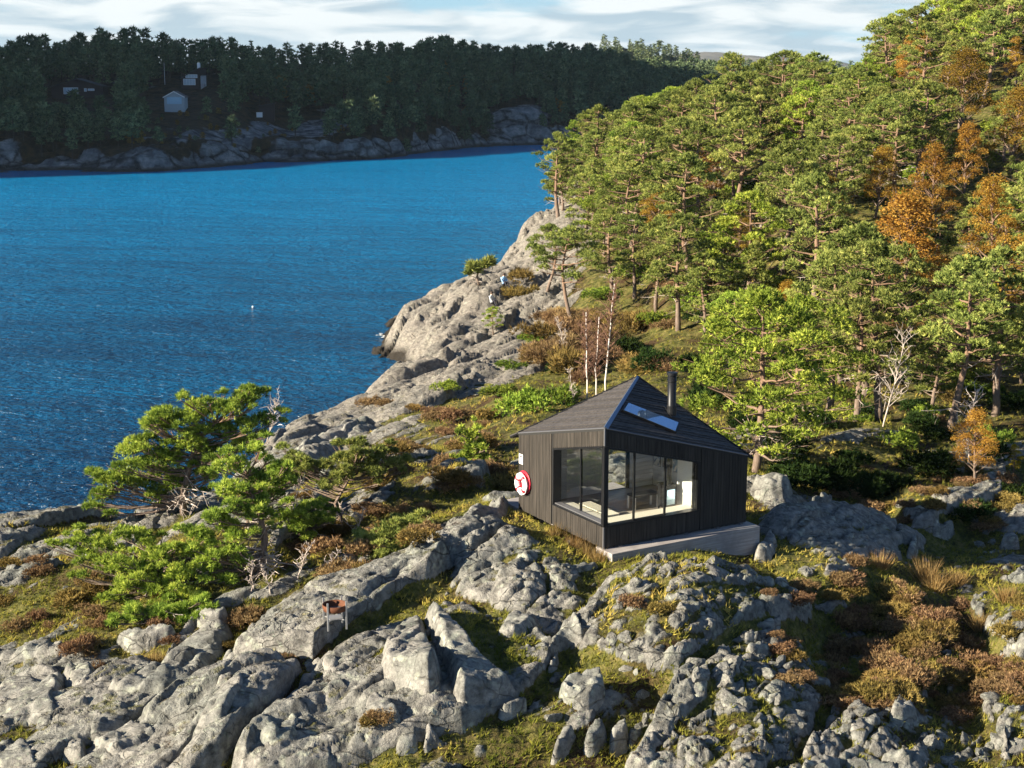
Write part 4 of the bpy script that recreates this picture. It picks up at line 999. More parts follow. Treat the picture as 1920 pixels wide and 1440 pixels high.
ROCKS = [
 ([(770,1118),(742,1135),(718,1190),(700,1245),(720,1275),(760,1290),(800,1305),(832,1290),(835,1250),(815,1200),(805,1170),(800,1130)], .55, 'tall grey slab forming the left lobe of the triangular crag beside the fire pit', .16, (0.05,-0.22)),
 ([(690,1262),(675,1310),(672,1345),(700,1362),(730,1372),(758,1352),(762,1330),(745,1300),(722,1272),(705,1252)], .42, 'smooth pale rounded boulder at the lower left foot of the triangular crag', .28, (0.1,-0.15)),
 ([(790,1115),(830,1120),(872,1160),(903,1210),(945,1250),(980,1285),(960,1312),(900,1330),(868,1325),(842,1300),(838,1262),(815,1205),(800,1150)], .62, 'long sloping grey slab forming the right side of the big triangular crag', .14, (-0.16,-0.10)),
 ([(922,1302),(965,1280),(992,1300),(986,1328),(950,1352),(920,1340)], .40, 'angular block at the lower right end of the triangular crag', .2, (0,-.1)),
 ([(865,1280),(905,1265),(915,1290),(890,1325),(865,1318)], .55, 'pale square-cut block leaning on the middle of the long sloping slab', .2, (0.1,-.1)),
 ([(738,1392),(762,1362),(788,1370),(785,1400),(762,1422),(740,1415)], .36, 'small rounded pale rock below the triangular crag, left of the wedge-shaped one', .3, (0,0)),
 ([(790,1352),(822,1318),(862,1325),(888,1365),(872,1392),(830,1396),(800,1378)], .45, 'wedge-shaped grey rock directly below the triangular crag', .22, (.08,-.1)),
 ([(782,1262),(800,1255),(832,1255),(836,1290),(820,1305),(786,1290)], .34, 'leaning rib of rock between the two lobes of the triangular crag', .3, (.1,-.1)),
 ([(420,1395),(448,1335),(482,1282),(522,1268),(560,1288),(582,1330),(577,1372),(560,1402),(500,1408)], .50, 'big rounded grey outcrop at the bottom centre-left with a dark cleft along its left side', .3, (0.02,-.12)),
 ([(360,1350),(392,1285),(415,1215),(440,1195),(470,1240),(478,1268),(455,1310),(430,1352),(405,1400),(352,1400)], .50, 'steep ribbed ridge of rock left of the dark cleft', .22, (0.02,-.1)),
 ([(165,1348),(187,1308),(235,1322),(285,1333),(328,1365),(302,1402),(250,1427),(190,1422),(163,1395)], .34, 'broad flat pinkish-grey slab near the lower left corner', .12, (-0.05,-.10)),
 ([(178,1292),(260,1255),(332,1200),(392,1160),(440,1172),(418,1215),(390,1260),(365,1300),(300,1310),(230,1308)], .36, 'long tilted slab running up to the right above the flat pinkish one', .14, (0.02,-.08)),
 ([(112,1256),(150,1240),(187,1252),(182,1276),(140,1287),(115,1272)], .34, 'rounded boulder sitting in brown grass at the left, beside the dark tilted slab', .32, (0,0)),
 ([(-20,1275),(60,1230),(130,1248),(112,1292),(122,1332),(60,1362),(-20,1372)], .34, 'dark tilted slab at the left edge with a fine upright crack', .12, (0.05,-.05)),
 ([(-20,1222),(70,1192),(142,1200),(132,1228),(62,1236),(-20,1258)], .26, 'low grey ledge at the left edge above the dark tilted slab', .2, (0,0)),
 ([(105,1402),(125,1360),(152,1353),(167,1385),(162,1422),(110,1427)], .45, 'dark rounded boulder beside the black hollow near the lower left corner', .3, (0,-.1)),
 ([(-20,1385),(58,1362),(78,1418),(72,1450),(-20,1450)], .42, 'broken rock in the lower left corner of the view', .2, (0,0)),
 ([(208,1202),(250,1184),(332,1175),(327,1196),(270,1226),(240,1226)], .24, 'low ledge with a ragged shadowed side below the bright green juniper', .22, (0,0)),
 ([(362,1154),(392,1138),(425,1145),(432,1165),(415,1185),(382,1180)], .34, 'pale knob of rock under the heather tuft left of the fire pit', .3, (0,0)),
 ([(540,1222),(565,1196),(610,1186),(650,1190),(690,1200),(692,1240),(640,1282),(590,1255),(555,1238)], .20, 'whitish streaked outcrop that carries the fire pit', .26, (0,-.12)),
 ([(512,1152),(540,1126),(600,1114),(617,1130),(590,1150),(530,1167)], .26, 'low hump of rock behind and left of the fire pit', .3, (0,0)),
 ([(625,1115),(690,1105),(715,1112),(700,1128),(640,1130)], .16, 'flat grey ledge behind the fire pit', .2, (0,0)),
 ([(715,1085),(735,1078),(750,1085),(748,1100),(722,1102)], .22, 'small white stone lying in grass behind the fire pit', .3, (0,0)),
 ([(1040,1297),(1062,1275),(1130,1260),(1138,1285),(1130,1325),(1095,1335),(1068,1325)], .46, 'flat-topped grey block with green lichen in grass beside the triangular crag', .16, (0.02,0.05)),
 ([(1018,1217),(1050,1158),(1072,1138),(1102,1160),(1095,1192),(1060,1212),(1030,1220)], .50, 'steep faceted rock with a white quartz face below the cabin corner', .2, (.06,-.2)),
 ([(922,1190),(940,1152),(962,1132),(1005,1140),(1018,1165),(1012,1187),(960,1202)], .36, 'ribbed rock left of the one with the white quartz face', .26, (0,-.1)),
 ([(958,1210),(990,1195),(1015,1205),(1012,1228),(970,1235)], .22, 'low cracked rock below the ribbed one', .25, (0,0)),
 ([(1022,1255),(1035,1222),(1050,1225),(1048,1250),(1040,1262)], .34, 'small upright pointed white stone in the grass', .2, (0,0)),
 ([(1030,1432),(1050,1366),(1066,1354),(1082,1366),(1070,1402),(1040,1438)], .28, 'tall dark standing slab at the bottom, leftmost of the three standing stones', .2, (.35,-.3)),
 ([(1092,1402),(1106,1350),(1128,1344),(1142,1385),(1120,1418),(1096,1418)], .28, 'middle one of the three standing stones at the bottom', .2, (.3,-.35)),
 ([(1138,1402),(1155,1370),(1178,1360),(1178,1390),(1152,1422)], .28, 'pale smooth standing stone at the bottom, rightmost of the three', .2, (.4,-.2)),
 ([(1666,1332),(1684,1298),(1720,1318),(1720,1352),(1700,1362),(1670,1347)], .48, 'large sharp white boulder on the right below the heather', .14, (-.1,-.1)),
 ([(1588,1367),(1608,1330),(1630,1338),(1627,1367),(1605,1375)], .34, 'blocky boulder with a split, left of the large sharp white one', .2, (0,0)),
 ([(1392,1212),(1412,1188),(1442,1200),(1447,1222),(1412,1228)], .34, 'bright rounded boulder on the crest of the stony slope right of centre', .26, (0,0)),
 ([(1388,1190),(1402,1172),(1422,1176),(1420,1194),(1400,1200)], .28, 'small dark boulder just above the bright rounded one', .26, (0,0)),
 ([(1335,1225),(1352,1203),(1372,1208),(1374,1226),(1352,1233)], .28, 'round lichened stone left of the bright boulder', .3, (0,0)),
 ([(1410,1165),(1430,1142),(1462,1150),(1475,1170),(1450,1180),(1420,1178)], .36, 'smooth white-topped dome of rock above the bright boulder', .3, (0,0)),
 ([(1498,1422),(1528,1406),(1570,1414),(1582,1445),(1505,1448)], .30, 'flat dark slab at the bottom right, left of the long low one', .14, (0,0)),
 ([(1578,1422),(1640,1410),(1722,1445),(1590,1448)], .26, 'long low slab along the bottom right edge', .14, (0,0)),
 ([(1640,1412),(1680,1393),(1712,1420),(1690,1434)], .30, 'rounded rock above the long low slab at the bottom right', .24, (0,0)),
 ([(1570,1402),(1600,1378),(1632,1392),(1625,1410),(1590,1412)], .26, 'dark hump of rock above the flat slab at the bottom right', .26, (0,0)),
 ([(1225,1180),(1240,1162),(1272,1158),(1300,1172),(1298,1195),(1250,1200)], .28, 'broad grey hump in the middle of the stony slope below the plinth', .3, (0,0)),
 ([(1180,1250),(1195,1222),(1208,1225),(1210,1255),(1192,1262)], .34, 'dark squarish stone in the grassy middle of the slope', .2, (0,0)),
 ([(1215,1258),(1228,1235),(1240,1240),(1240,1262)], .24, 'small stone touching the dark squarish one on its right', .24, (0,0)),
 ([(1403,912),(1420,893),(1462,888),(1492,915),(1480,942),(1438,938),(1408,925)], .55, 'blue-grey crag in the shade right behind the cabin', .24, (0,-.15)),
 ([(1515,948),(1530,932),(1565,934),(1560,955),(1530,962)], .4, 'shaded boulder below the juniper thicket right of the cabin', .28, (0,0)),
 ([(1475,1000),(1500,990),(1540,1003),(1560,1022),(1520,1030),(1480,1018)], .30, 'long shaded whaleback of rock right of the plinth', .3, (0,0)),
 ([(1405,1045),(1428,1005),(1452,992),(1462,1015),(1455,1045),(1425,1056)], .36, 'shaded rock against the right end of the plinth', .28, (0,0)),
 ([(1538,1062),(1560,1042),(1582,1055),(1588,1072),(1550,1075)], .30, 'pointed shaded rock at the edge of the sunlight right of the cabin', .2, (0,0)),
 ([(1695,1045),(1705,1015),(1728,1003),(1732,1020),(1712,1052)], .30, 'narrow stack of shaded stones between the shade and the straw grass', .22, (0,0)),
 ([(1745,1000),(1752,978),(1785,980),(1790,1000),(1765,1010)], .34, 'shaded boulder near the right-hand hollow', .26, (0,0)),
 ([(1870,1028),(1885,1008),(1910,1012),(1912,1032)], .30, 'shaded boulder close to the right edge', .26, (0,0)),
 ([(1880,1085),(1900,1062),(1935,1062),(1935,1092)], .34, 'sunlit rock at the right edge beside the green turf', .26, (0,0)),
 ([(1860,1215),(1875,1190),(1935,1195),(1935,1240),(1880,1235)], .40, 'large shaded block among the heather at the right edge', .2, (0,0)),
 ([(845,1010),(870,998),(905,1008),(935,1020),(930,1048),(880,1062),(838,1050)], .24, 'broad pale hump left of the cabin, above the triangular crag', .34, (0,0)),
 ([(905,1048),(940,1030),(975,1040),(982,1062),(930,1075)], .26, 'pale hump with a mossy top between the triangular crag and the cabin', .34, (0,0)),
 ([(820,1030),(850,978),(915,948),(965,940),(950,965),(880,990),(838,1040)], .32, 'dark shaded shoulder of rock left of the cabin', .3, (0,0)),
 ([(1010,1062),(1040,1046),(1110,1048),(1130,1060),(1070,1072),(1025,1075)], .20, 'long low stone at the grassy foot of the lifebuoy wall', .3, (0,0)),
 ([(985,1078),(1005,1056),(1028,1060),(1032,1080),(1005,1090)], .28, 'mossy pyramid-shaped stone in front of the cabin', .26, (0,0)),
 ([(938,1085),(950,1070),(968,1074),(970,1090),(950,1095)], .20, 'small round stone left of the mossy pyramid-shaped one', .3, (0,0)),
 ([(1235,1072),(1255,1052),(1300,1050),(1318,1068),(1270,1082)], .24, 'bluish rock half in shadow under the plinth', .28, (0,0)),
 ([(1352,1085),(1368,1060),(1392,1072),(1412,1095),(1385,1100)], .26, 'rock on the crest just past the right end of the plinth', .26, (0,0)),
 ([(1310,1082),(1320,1070),(1332,1078),(1328,1088)], .16, 'small white stone on the bare earth below the plinth', .3, (0,0)),
 ([(520,862),(560,828),(600,812),(660,788),(712,776),(700,800),(640,830),(600,860),(550,868)], .35, 'long pale sea-washed whaleback by the little surf below the wind-bent pine', .22, (0,0)),
]
for k, r in enumerate(ROCKS):
    poly, h, lab, sharp, slope = r
    rock_from_outline(poly, h * (1.1 if k < 8 else 0.78), lab, 400 + 13 * k, sharp=sharp, slope=slope, step=0.05, rough=0.65 if k < 8 else 1.0)
print('rocks', round(time.time() - T0, 1))

# loose stones: a few shapes, copied
rng = np.random.default_rng(7)
def stone_shape(seed):
    bm = bmesh.new(); bmesh.ops.create_icosphere(bm, subdivisions=3, radius=1.0)
    r = np.random.default_rng(seed)
    pl = r.normal(size=(11, 3)); pl /= np.linalg.norm(pl, axis=1, keepdims=True); dd = r.uniform(0.45, 0.85, 11)
    for v in bm.verts:
        d = np.array(v.co); d /= np.linalg.norm(d)
        k = pl @ d; lim = np.min(np.where(k > 0.05, dd / np.maximum(k, 0.05), 9))
        s = min(1.0, lim) * (1 + 0.05 * math.sin(9 * d[0] + seed) * math.cos(8 * d[1]))
        v.co = Vector((d[0] * s * 1.15, d[1] * s * 0.9, d[2] * s * 0.75))
    me = bpy.data.meshes.new('stone'); bm.to_mesh(me); bm.free()
    me.polygons.foreach_set('use_smooth', np.zeros(len(me.polygons), bool)); me.materials.append(M_STONE)
    return me
STONES = [stone_shape(k) for k in range(9)]
def scatter_px(n, polys, seed, cond=None):
    """n random points inside photograph regions, spread evenly over the ground"""
    r = np.random.default_rng(seed); out = []
    tries = 0
    while len(out) < n and tries < n * 30:
        tries += 1
        x0, y0, x1, y1 = polys[r.integers(len(polys))]
        p = G0(r.uniform(x0, x1), r.uniform(y0, y1))
        z = float(hgt(p[0], p[1]))
        if cond and not cond(p[0], p[1]): continue
        out.append((p[0], p[1], z))
    return out
def in_cabin(x, y, m=0.3):
    s = (x - CABIN[0]) * CE1[0] + (y - CABIN[1]) * CE1[1]; t_ = (x - CABIN[0]) * CE2[0] + (y - CABIN[1]) * CE2[1]
    return -m < s < 5.2 + m and -0.5 - m < t_ < 5.7 + m
free = lambda x, y: not in_cabin(x, y)
def put_stones(n, regs, seed, s0, s1, label, group):
    r = np.random.default_rng(seed)
    for x, y, z in scatter_px(n, regs, seed, free):
        s = s0 + (s1 - s0) * r.random() ** 2.2
        o = link('stone', STONES[r.integers(9)], loc=(x, y, z - s * 0.12), rot=(r.normal(0, .25), r.normal(0, .25), 0.9 + r.normal(0, .5)), scale=(s * r.uniform(.9, 1.5), s * r.uniform(.8, 1.1), s * r.uniform(.7, 1.2)))
        tag(o, ('large ' if s > .55 * s1 else 'mid-sized ' if s > .36 * s1 else 'small ') + label, 'stone', group)
put_stones(46, [(1030, 1330, 1500, 1440), (1180, 1300, 1650, 1420), (1350, 1280, 1660, 1400)], 11, .09, .34, 'grey stone in the broken boulder field along the bottom right', 'stones of the boulder field at the bottom right')
put_stones(30, [(1120, 1120, 1500, 1290)], 12, .07, .28, 'grey stone lying in grass on the slope below the plinth', 'stones on the slope below the plinth')
put_stones(14, [(830, 960, 1120, 1200)], 13, .06, .2, 'stone on the mossy knoll left of the cabin corner', 'stones on the mossy knoll')
put_stones(18, [(1640, 1300, 1920, 1440), (1760, 1370, 1920, 1440)], 14, .10, .30, 'grey stone in the dark turf of the lower right corner', 'stones in the lower right corner')
put_stones(14, [(1420, 920, 1620, 1080), (1680, 960, 1900, 1060)], 15, .10, .3, 'stone in the shaded hollow right of the cabin', 'stones in the shaded hollow')
put_stones(10, [(0, 1030, 140, 1120)], 16, .08, .26, 'grey stone on the mossy ledge at the left above the fjord', 'stones on the left ledge')
# ------------------------------------------------------------------ fire pit
M_RUST = simple('rusty_iron', (0.13, 0.047, 0.021), 0.8, 0.1, 0.5, 9)
M_ASH = simple('ash_and_charcoal', (0.10, 0.10, 0.10), 0.95, 0, 0.7, 16)
M_GALV = simple('galvanised_post', (0.46, 0.46, 0.46), 0.45, 0.6, 0.15)
fp_p = G(629, 1190); fz = max(float(hgt(fp_p[0] + a, fp_p[1] + b)) for a in (-.3, 0, .3) for b in (-.2, 0, .2))
fp = empty('fire_pit', (fp_p[0], fp_p[1], fz - 0.03), 0.35, 'round rusty fire bowl held between four metal posts on the streaked rock', 'fire pit'); fp.scale = (0.88, 0.88, 0.88)
m = MB(); m.lathe([(0.0, 0.30), (0.20, 0.31), (0.32, 0.36), (0.345, 0.44), (0.345, 0.54), (0.333, 0.54), (0.333, 0.45), (0.30, 0.38), (0.18, 0.335), (0.0, 0.325)], 28); m.build('bowl', M_RUST, fp, smooth=True)
m = MB(); m.lathe([(0.0, 0.385), (0.15, 0.38), (0.30, 0.37)], 20); m.build('ash', M_ASH, fp, smooth=True)
m = MB(); m.box(-0.19, 0.19, -0.17, 0.17, 0.12, 0.15); m.build('grate', M_GALV, fp)
for a in range(4):
    th_ = a * math.pi / 2 + math.pi / 4
    x, y = 0.37 * math.cos(th_), 0.37 * math.sin(th_)
    m = MB(); m.box(x - .022, x + .022, y - .022, y + .022, -0.15, 0.66); m.build('post', M_GALV, fp)
    m = MB(); m.box(x * .5 - .015, x * .5 + .015, y * .5 - .015, y * .5 + .015, 0.10, 0.12); m.hexa([(x * .4 - .01, y * .4 - .01, .10), (x + .01, y - .01, .10), (x + .01, y + .01, .10), (x * .4 - .01, y * .4 + .01, .10), (x * .4 - .01, y * .4 - .01, .12), (x + .01, y - .01, .12), (x + .01, y + .01, .12), (x * .4 - .01, y * .4 + .01, .12)]); m.build('crossbar', M_GALV, fp)
# ------------------------------------------------------------------ vegetation
def needle_material(name, c0, c1, c2, trans=0.20, v0=0.78, v1=1.18):
    t = NT(name); v = t.attr('tint'); r = t.rand()
    c = t.ramp(v, [(0.0, c0), (0.55, c1), (1.0, c2)])
    hs = t.n('HueSaturation'); t.l(c, hs.inputs['Color'])
    t.set(hs.inputs['Hue'], t.rng(r, 0, 1, 0.488, 0.512)); t.set(hs.inputs['Value'], t.rng(t.math('FRACT', t.math('MULTIPLY', r, 7.31)), 0, 1, v0, v1))
    d = t.n('BsdfDiffuse'); t.l(hs.outputs[0], d.inputs[0]); tr = t.n('BsdfTranslucent'); t.l(hs.outputs[0], tr.inputs[0])
    mx = t.n('MixShader'); mx.inputs[0].default_value = trans; t.l(d.outputs[0], mx.inputs[1]); t.l(tr.outputs[0], mx.inputs[2])
    return t.done(mx.outputs[0])
M_PINE = needle_material('pine_needles', (0.075, 0.107, 0.03), (0.248, 0.297, 0.076), (0.506, 0.513, 0.145))
M_PINE2 = needle_material('pine_needles_bright', (0.074, 0.124, 0.022), (0.271, 0.363, 0.055), (0.529, 0.583, 0.105))
M_PINE3 = needle_material('pine_needles_sunny', (0.060, 0.100, 0.020), (0.235, 0.315, 0.050), (0.50, 0.54, 0.105), 0.25, 1.12, 1.28)
M_JUNSHADE = needle_material('juniper_needles_with_shade', (0.012, 0.024, 0.008), (0.028, 0.050, 0.014), (0.055, 0.085, 0.022))  # juniper green darkened to stand in for shade right of the cabin
M_FARPINE = needle_material('far_conifer_needles', (0.054, 0.083, 0.049), (0.129, 0.177, 0.088), (0.293, 0.342, 0.169), 0.15)
M_FARGOLD = needle_material('far_autumn_leaves', (0.16, 0.096, 0.022), (0.272, 0.176, 0.038), (0.352, 0.24, 0.053), 0.3)
M_JUNI = needle_material('juniper_needles', (0.07, 0.121, 0.023), (0.17, 0.241, 0.038), (0.34, 0.397, 0.06))
M_OAK = needle_material('rusty_oak_leaves', (0.221, 0.108, 0.023), (0.414, 0.238, 0.043), (0.58, 0.389, 0.086), 0.4)
M_OAKG = needle_material('olive_autumn_leaves', (0.117, 0.084, 0.018), (0.234, 0.156, 0.029), (0.364, 0.24, 0.044), 0.4)
M_YELL = needle_material('yellow_leaves', (0.25, 0.19, 0.02), (0.42, 0.34, 0.03), (0.55, 0.46, 0.05), 0.4)
M_HEATH = needle_material('heather_twigs', (0.123, 0.074, 0.045), (0.261, 0.167, 0.086), (0.44, 0.304, 0.154), 0.2)
M_HEATHG = needle_material('olive_heather_twigs', (0.089, 0.071, 0.027), (0.231, 0.166, 0.053), (0.426, 0.301, 0.105), 0.2)
M_STRAW = needle_material('straw_grass', (0.17, 0.107, 0.038), (0.306, 0.205, 0.076), (0.442, 0.328, 0.145), 0.35)
M_GRASS = needle_material('turf_grass', (0.109, 0.127, 0.022), (0.265, 0.247, 0.048), (0.562, 0.419, 0.12), 0.3)
def bark(name, a, b, top=None):
    t = NT(name); vec = t.coord('Object', (6, 6, 1.6)); n = t.noise(vec, 2.2, 5, 0.7)
    c = t.mix(t.rng(n, 0.35, 0.65), a, b)
    if top:
        g = t.n('SeparateXYZ'); t.l(t.coord('Object'), g.inputs[0]); c = t.mix(t.rng(g.outputs[2], 1.2, 3.4), c, t.mix(t.rng(n, 0.3, 0.7), tuple(np.array(top) * .6), top))
    return t.done(t.bsdf(c, 0.9, normal=t.bump(n, 0.7, 0.03), spec=0.15))
M_BARK = bark('pine_bark', (0.12, 0.09, 0.07), (0.25, 0.19, 0.155), (0.27, 0.175, 0.12))
M_DEAD = bark('bleached_deadwood', (0.34, 0.28, 0.24), (0.58, 0.51, 0.46))
M_BIRCH = bark('birch_bark', (0.62, 0.57, 0.53), (0.80, 0.77, 0.73))
M_TWIG = bark('red_brown_twigs', (0.13, 0.07, 0.05), (0.24, 0.14, 0.10))
M_FARBARK = bark('far_bark', (0.05, 0.04, 0.035), (0.10, 0.08, 0.065))

def blades(C, D, k, length, width, spread, r, lvar=0.35):
    """k slim blades at every point of C, fanned about the directions D"""
    n = len(C); N = n * k
    c = np.repeat(C, k, 0); d = np.repeat(D, k, 0) + r.normal(size=(N, 3)) * spread
    d /= np.linalg.norm(d, axis=1, keepdims=True) + 1e-9
    L = (length * (1 + lvar * r.uniform(-1, 1, N)))[:, None]
    s = np.cross(d, r.normal(size=(N, 3))); s /= np.linalg.norm(s, axis=1, keepdims=True) + 1e-9
    base = c - d * L * 0.05; tip = c + d * L; w = width * 0.72
    V = np.stack([base + s * w, tip, base - s * w], 1).reshape(-1, 3)
    return V, np.arange(N * 3).reshape(N, 3)
def leaf_quads(C, size, r, flat=0.4):
    n = len(C); a = r.normal(size=(n, 3)); a[:, 2] *= flat; a /= np.linalg.norm(a, axis=1, keepdims=True)
    b = np.cross(a, r.normal(size=(n, 3))); b /= np.linalg.norm(b, axis=1, keepdims=True)
    s = (size * r.uniform(.6, 1.3, n))[:, None]
    V = np.stack([C - a * s * .6, C + b * s * .34, C + a * s * .6, C - b * s * .34], 1).reshape(-1, 3)
    return V, np.arange(n * 4).reshape(n, 4)
def pad_points(c, rad, n, r, shell=0.55, up=0.55):
    """points through a foliage pad, denser towards its outside and top, with the directions the shoots take"""
    d = r.normal(size=(n, 3)); d /= np.linalg.norm(d, axis=1, keepdims=True)
    d[:, 2] = np.where(d[:, 2] < -0.35, -d[:, 2] * 0.6, d[:, 2])
    rr = (shell + (1 - shell) * r.random(n) ** 0.6)[:, None]
    P = np.asarray(c) + d * rr * np.asarray(rad)
    o = d * np.array([1, 1, 0.8]) + np.array([0, 0, up]); o /= np.linalg.norm(o, axis=1, keepdims=True)
    return P, o
def limb(mb, a, b, r0, r1, r, sag=0.12, sides=5, n=6, m=0):
    a, b = np.asarray(a, float), np.asarray(b, float); L = np.linalg.norm(b - a)
    t = np.linspace(0, 1, n)[:, None]
    off = np.cumsum(r.normal(size=(n, 3)), 0) * 0.05 * L / n ** .5; off -= off[0]; off -= t * off[-1]
    P = a + (b - a) * t + off + np.array([0, 0, 1]) * (-sag * L * np.sin(np.pi * t))
    mb.tube(P, np.linspace(r0, r1, n), sides, m, cap=False); return P
def pine_meshes(seed, h, crown0, R, npads, tpp, blade=(12, 0.175, 0.038), lean=(0, 0), profile='round', dead=4, pads=None, needle=None, padscale=1.0, trunk_r=None, bow=0.25, bent=None):
    """trunk with limbs, and a crown of needle shoots gathered in pads; returns two meshes"""
    r = np.random.default_rng(seed); tr = MB()
    n = 10; tt = np.linspace(0, 1, n)
    bx, by = r.normal(0, bow, 2)
    T = np.stack([lean[0] * tt ** 1.2 + bx * np.sin(tt * 3.1) + 0.10 * np.cumsum(r.normal(size=n)) * .5, lean[1] * tt ** 1.2 + by * np.sin(tt * 2.7) + 0.10 * np.cumsum(r.normal(size=n)) * .5, h * 0.96 * tt - 0.25 * (1 - tt)], 1)
    if bent is not None: T = np.array(bent, float); n = len(T); tt = np.linspace(0, 1, n)
    T -= [T[0][0], T[0][1], 0]
    r0 = trunk_r or 0.021 * h + 0.03
    tr.tube(T, r0 * (1 - 0.85 * tt) + 0.012, 8, 0)
    at = lambda z: np.array([np.interp(z, T[:, 2], T[:, 0]), np.interp(z, T[:, 2], T[:, 1]), z])
    P, D, tint = [], [], []
    if pads is None:
        pads = []
        for k in range(npads):
            f = (k + 0.5) / npads; f = f ** 0.8
            z = h * (crown0 + (1 - crown0) * f)
            if profile == 'round': prof = math.sqrt(max(0.02, 1 - (max(f - 0.35, 0) / 0.68) ** 2)) * (0.65 + 0.35 * min(f / 0.35, 1))
            elif profile == 'flat': prof = 0.55 + 0.45 * math.sin(math.pi * min(1, f * 1.15)) if f < .85 else 0.45
            else: prof = 1.02 - f
            a = k * 2.399 + r.uniform(-.5, .5); rad = R * prof * r.uniform(0.45, 1.0) * (0.2 if f > 0.93 else 1)
            c = at(z) * np.array([1, 1, 0]) + [rad * math.cos(a), rad * math.sin(a), z + 0.10 * rad]
            s = R * r.uniform(0.26, 0.44) * padscale * (0.75 + 0.25 * prof)
            pads.append((c, (s, s, s * r.uniform(0.55, 0.85))))
    for c, rad in pads:
        c = np.asarray(c, float); rad = np.asarray(rad, float)
        za = max(0.12 * h, min(c[2] - 0.30 * np.hypot(c[0] - at(c[2])[0], c[1] - at(c[2])[1]) - 0.1, h * .93)); A = at(za)
        L = limb(tr, A, c - [0, 0, rad[2] * .4], 0.010 * h * (1 - 0.6 * za / h) + .012, 0.012, r, 0.05)
        for q in range(4):
            e = c + r.normal(size=3) * rad * [.6, .6, .25]; limb(tr, L[3 + q % 3], e, 0.016, 0.006, r, 0.03, 4, 4)
        nn = int(1.3 * tpp * (rad[0] * rad[1] / (0.36 * R * 0.36 * R + 1e-6)) ** 0.75) if npads else int(tpp * rad[0] * rad[1])
        p, d = pad_points(c, rad, max(nn, 12), r)
        # shoots gather in smaller bunches so that gaps show
        kk = max(4, nn // 16); ctr = p[r.integers(0, len(p), kk)]; w = ctr[r.integers(0, kk, len(p))]
        p = p * 0.55 + w * 0.45
        P.append(p); D.append(d); tint.append(np.clip(r.normal(0.5, 0.22, len(p)) + r.normal(0, .12), 0, 1))
    for k in range(dead):
        z = h * r.uniform(0.12, max(crown0, 0.2) + 0.1); a = r.uniform(0, 6.28); A = at(z); L = R * r.uniform(0.3, 0.75)
        Q = limb(tr, A, A + [L * math.cos(a), L * math.sin(a), L * r.uniform(-.25, .35)], 0.03, 0.008, r, 0.0, 4, 6, 1)
        for q in (2, 3, 4): limb(tr, Q[q], Q[q] + r.normal(size=3) * L * .3, 0.014, 0.005, r, 0, 3, 4, 1)
    P, D, tint = np.concatenate(P), np.concatenate(D), np.concatenate(tint)
    k, bl, bw = blade
    V, q = blades(P, D, k, bl, bw, 0.55, r)
    tn = np.clip(np.repeat(np.repeat(tint, k) + r.normal(0, .08, len(P) * k), 3), 0, 1)
    crown = mesh_np('crown', V, None, q, [needle or M_PINE], attrs={'tint': tn})
    trunk = tr.mesh('trunk', [M_BARK, M_DEAD], True)
    return trunk, crown
def plant(name, meshes, loc, rz, sc, label, cat, group=None, parts=('trunk', 'crown'), tilt=(0, 0)):
    e = empty(name, loc, rz, label, cat, group); e.scale = (sc, sc, sc) if np.isscalar(sc) else sc
    e.rotation_euler = (tilt[0], tilt[1], rz)
    for nm, me in zip(parts, meshes): link(nm, me, e)
    return e
def broadleaf_meshes(seed, h, crown0, R, npads, lpp, size, mat, bark_m=None, lean=0.3, twigs=3):
    r = np.random.default_rng(seed); tr = MB(); n = 8; tt = np.linspace(0, 1, n)
    T = np.stack([r.normal(0, lean) * tt, r.normal(0, lean) * tt, h * .9 * tt - .2 * (1 - tt)], 1) + np.cumsum(r.normal(0, .05, (n, 3)), 0) * [1, 1, 0]
    tr.tube(T, (0.016 * h + .02) * (1 - .85 * tt) + .01, 7, 0)
    at = lambda z: np.array([np.interp(z, T[:, 2], T[:, 0]), np.interp(z, T[:, 2], T[:, 1]), z]); P, tint = [], []
    for k in range(npads):
        f = ((k + .5) / npads) ** .9; z = h * (crown0 + (1 - crown0) * f); a = k * 2.4 + r.uniform(-.5, .5); rad = R * math.sin(math.pi * min(.97, .25 + f * .75)) * r.uniform(.4, 1)
        c = at(z) * [1, 1, 0] + [rad * math.cos(a), rad * math.sin(a), z]; s = R * r.uniform(.28, .45)
        L = limb(tr, at(max(.15 * h, z - rad * .9 - .1)), c, 0.009 * h + .01, 0.008, r, -0.03)
        for q in range(twigs + 2): limb(tr, L[2 + q % 4], c + r.normal(size=3) * s * .7, 0.012, 0.004, r, 0, 3, 4)
        p, d = pad_points(c, (s, s, s * .8), lpp, r, .35, 0); P.append(p); tint.append(np.clip(r.normal(.5, .22, lpp) + r.normal(0, .15), 0, 1))
    P, tint = np.concatenate(P), np.concatenate(tint)
    V, q = leaf_quads(P, size, r)
    return tr.mesh('trunk', [bark_m or M_BARK], True), mesh_np('crown', V, q, None, [mat], attrs={'tint': np.repeat(tint, 4)})
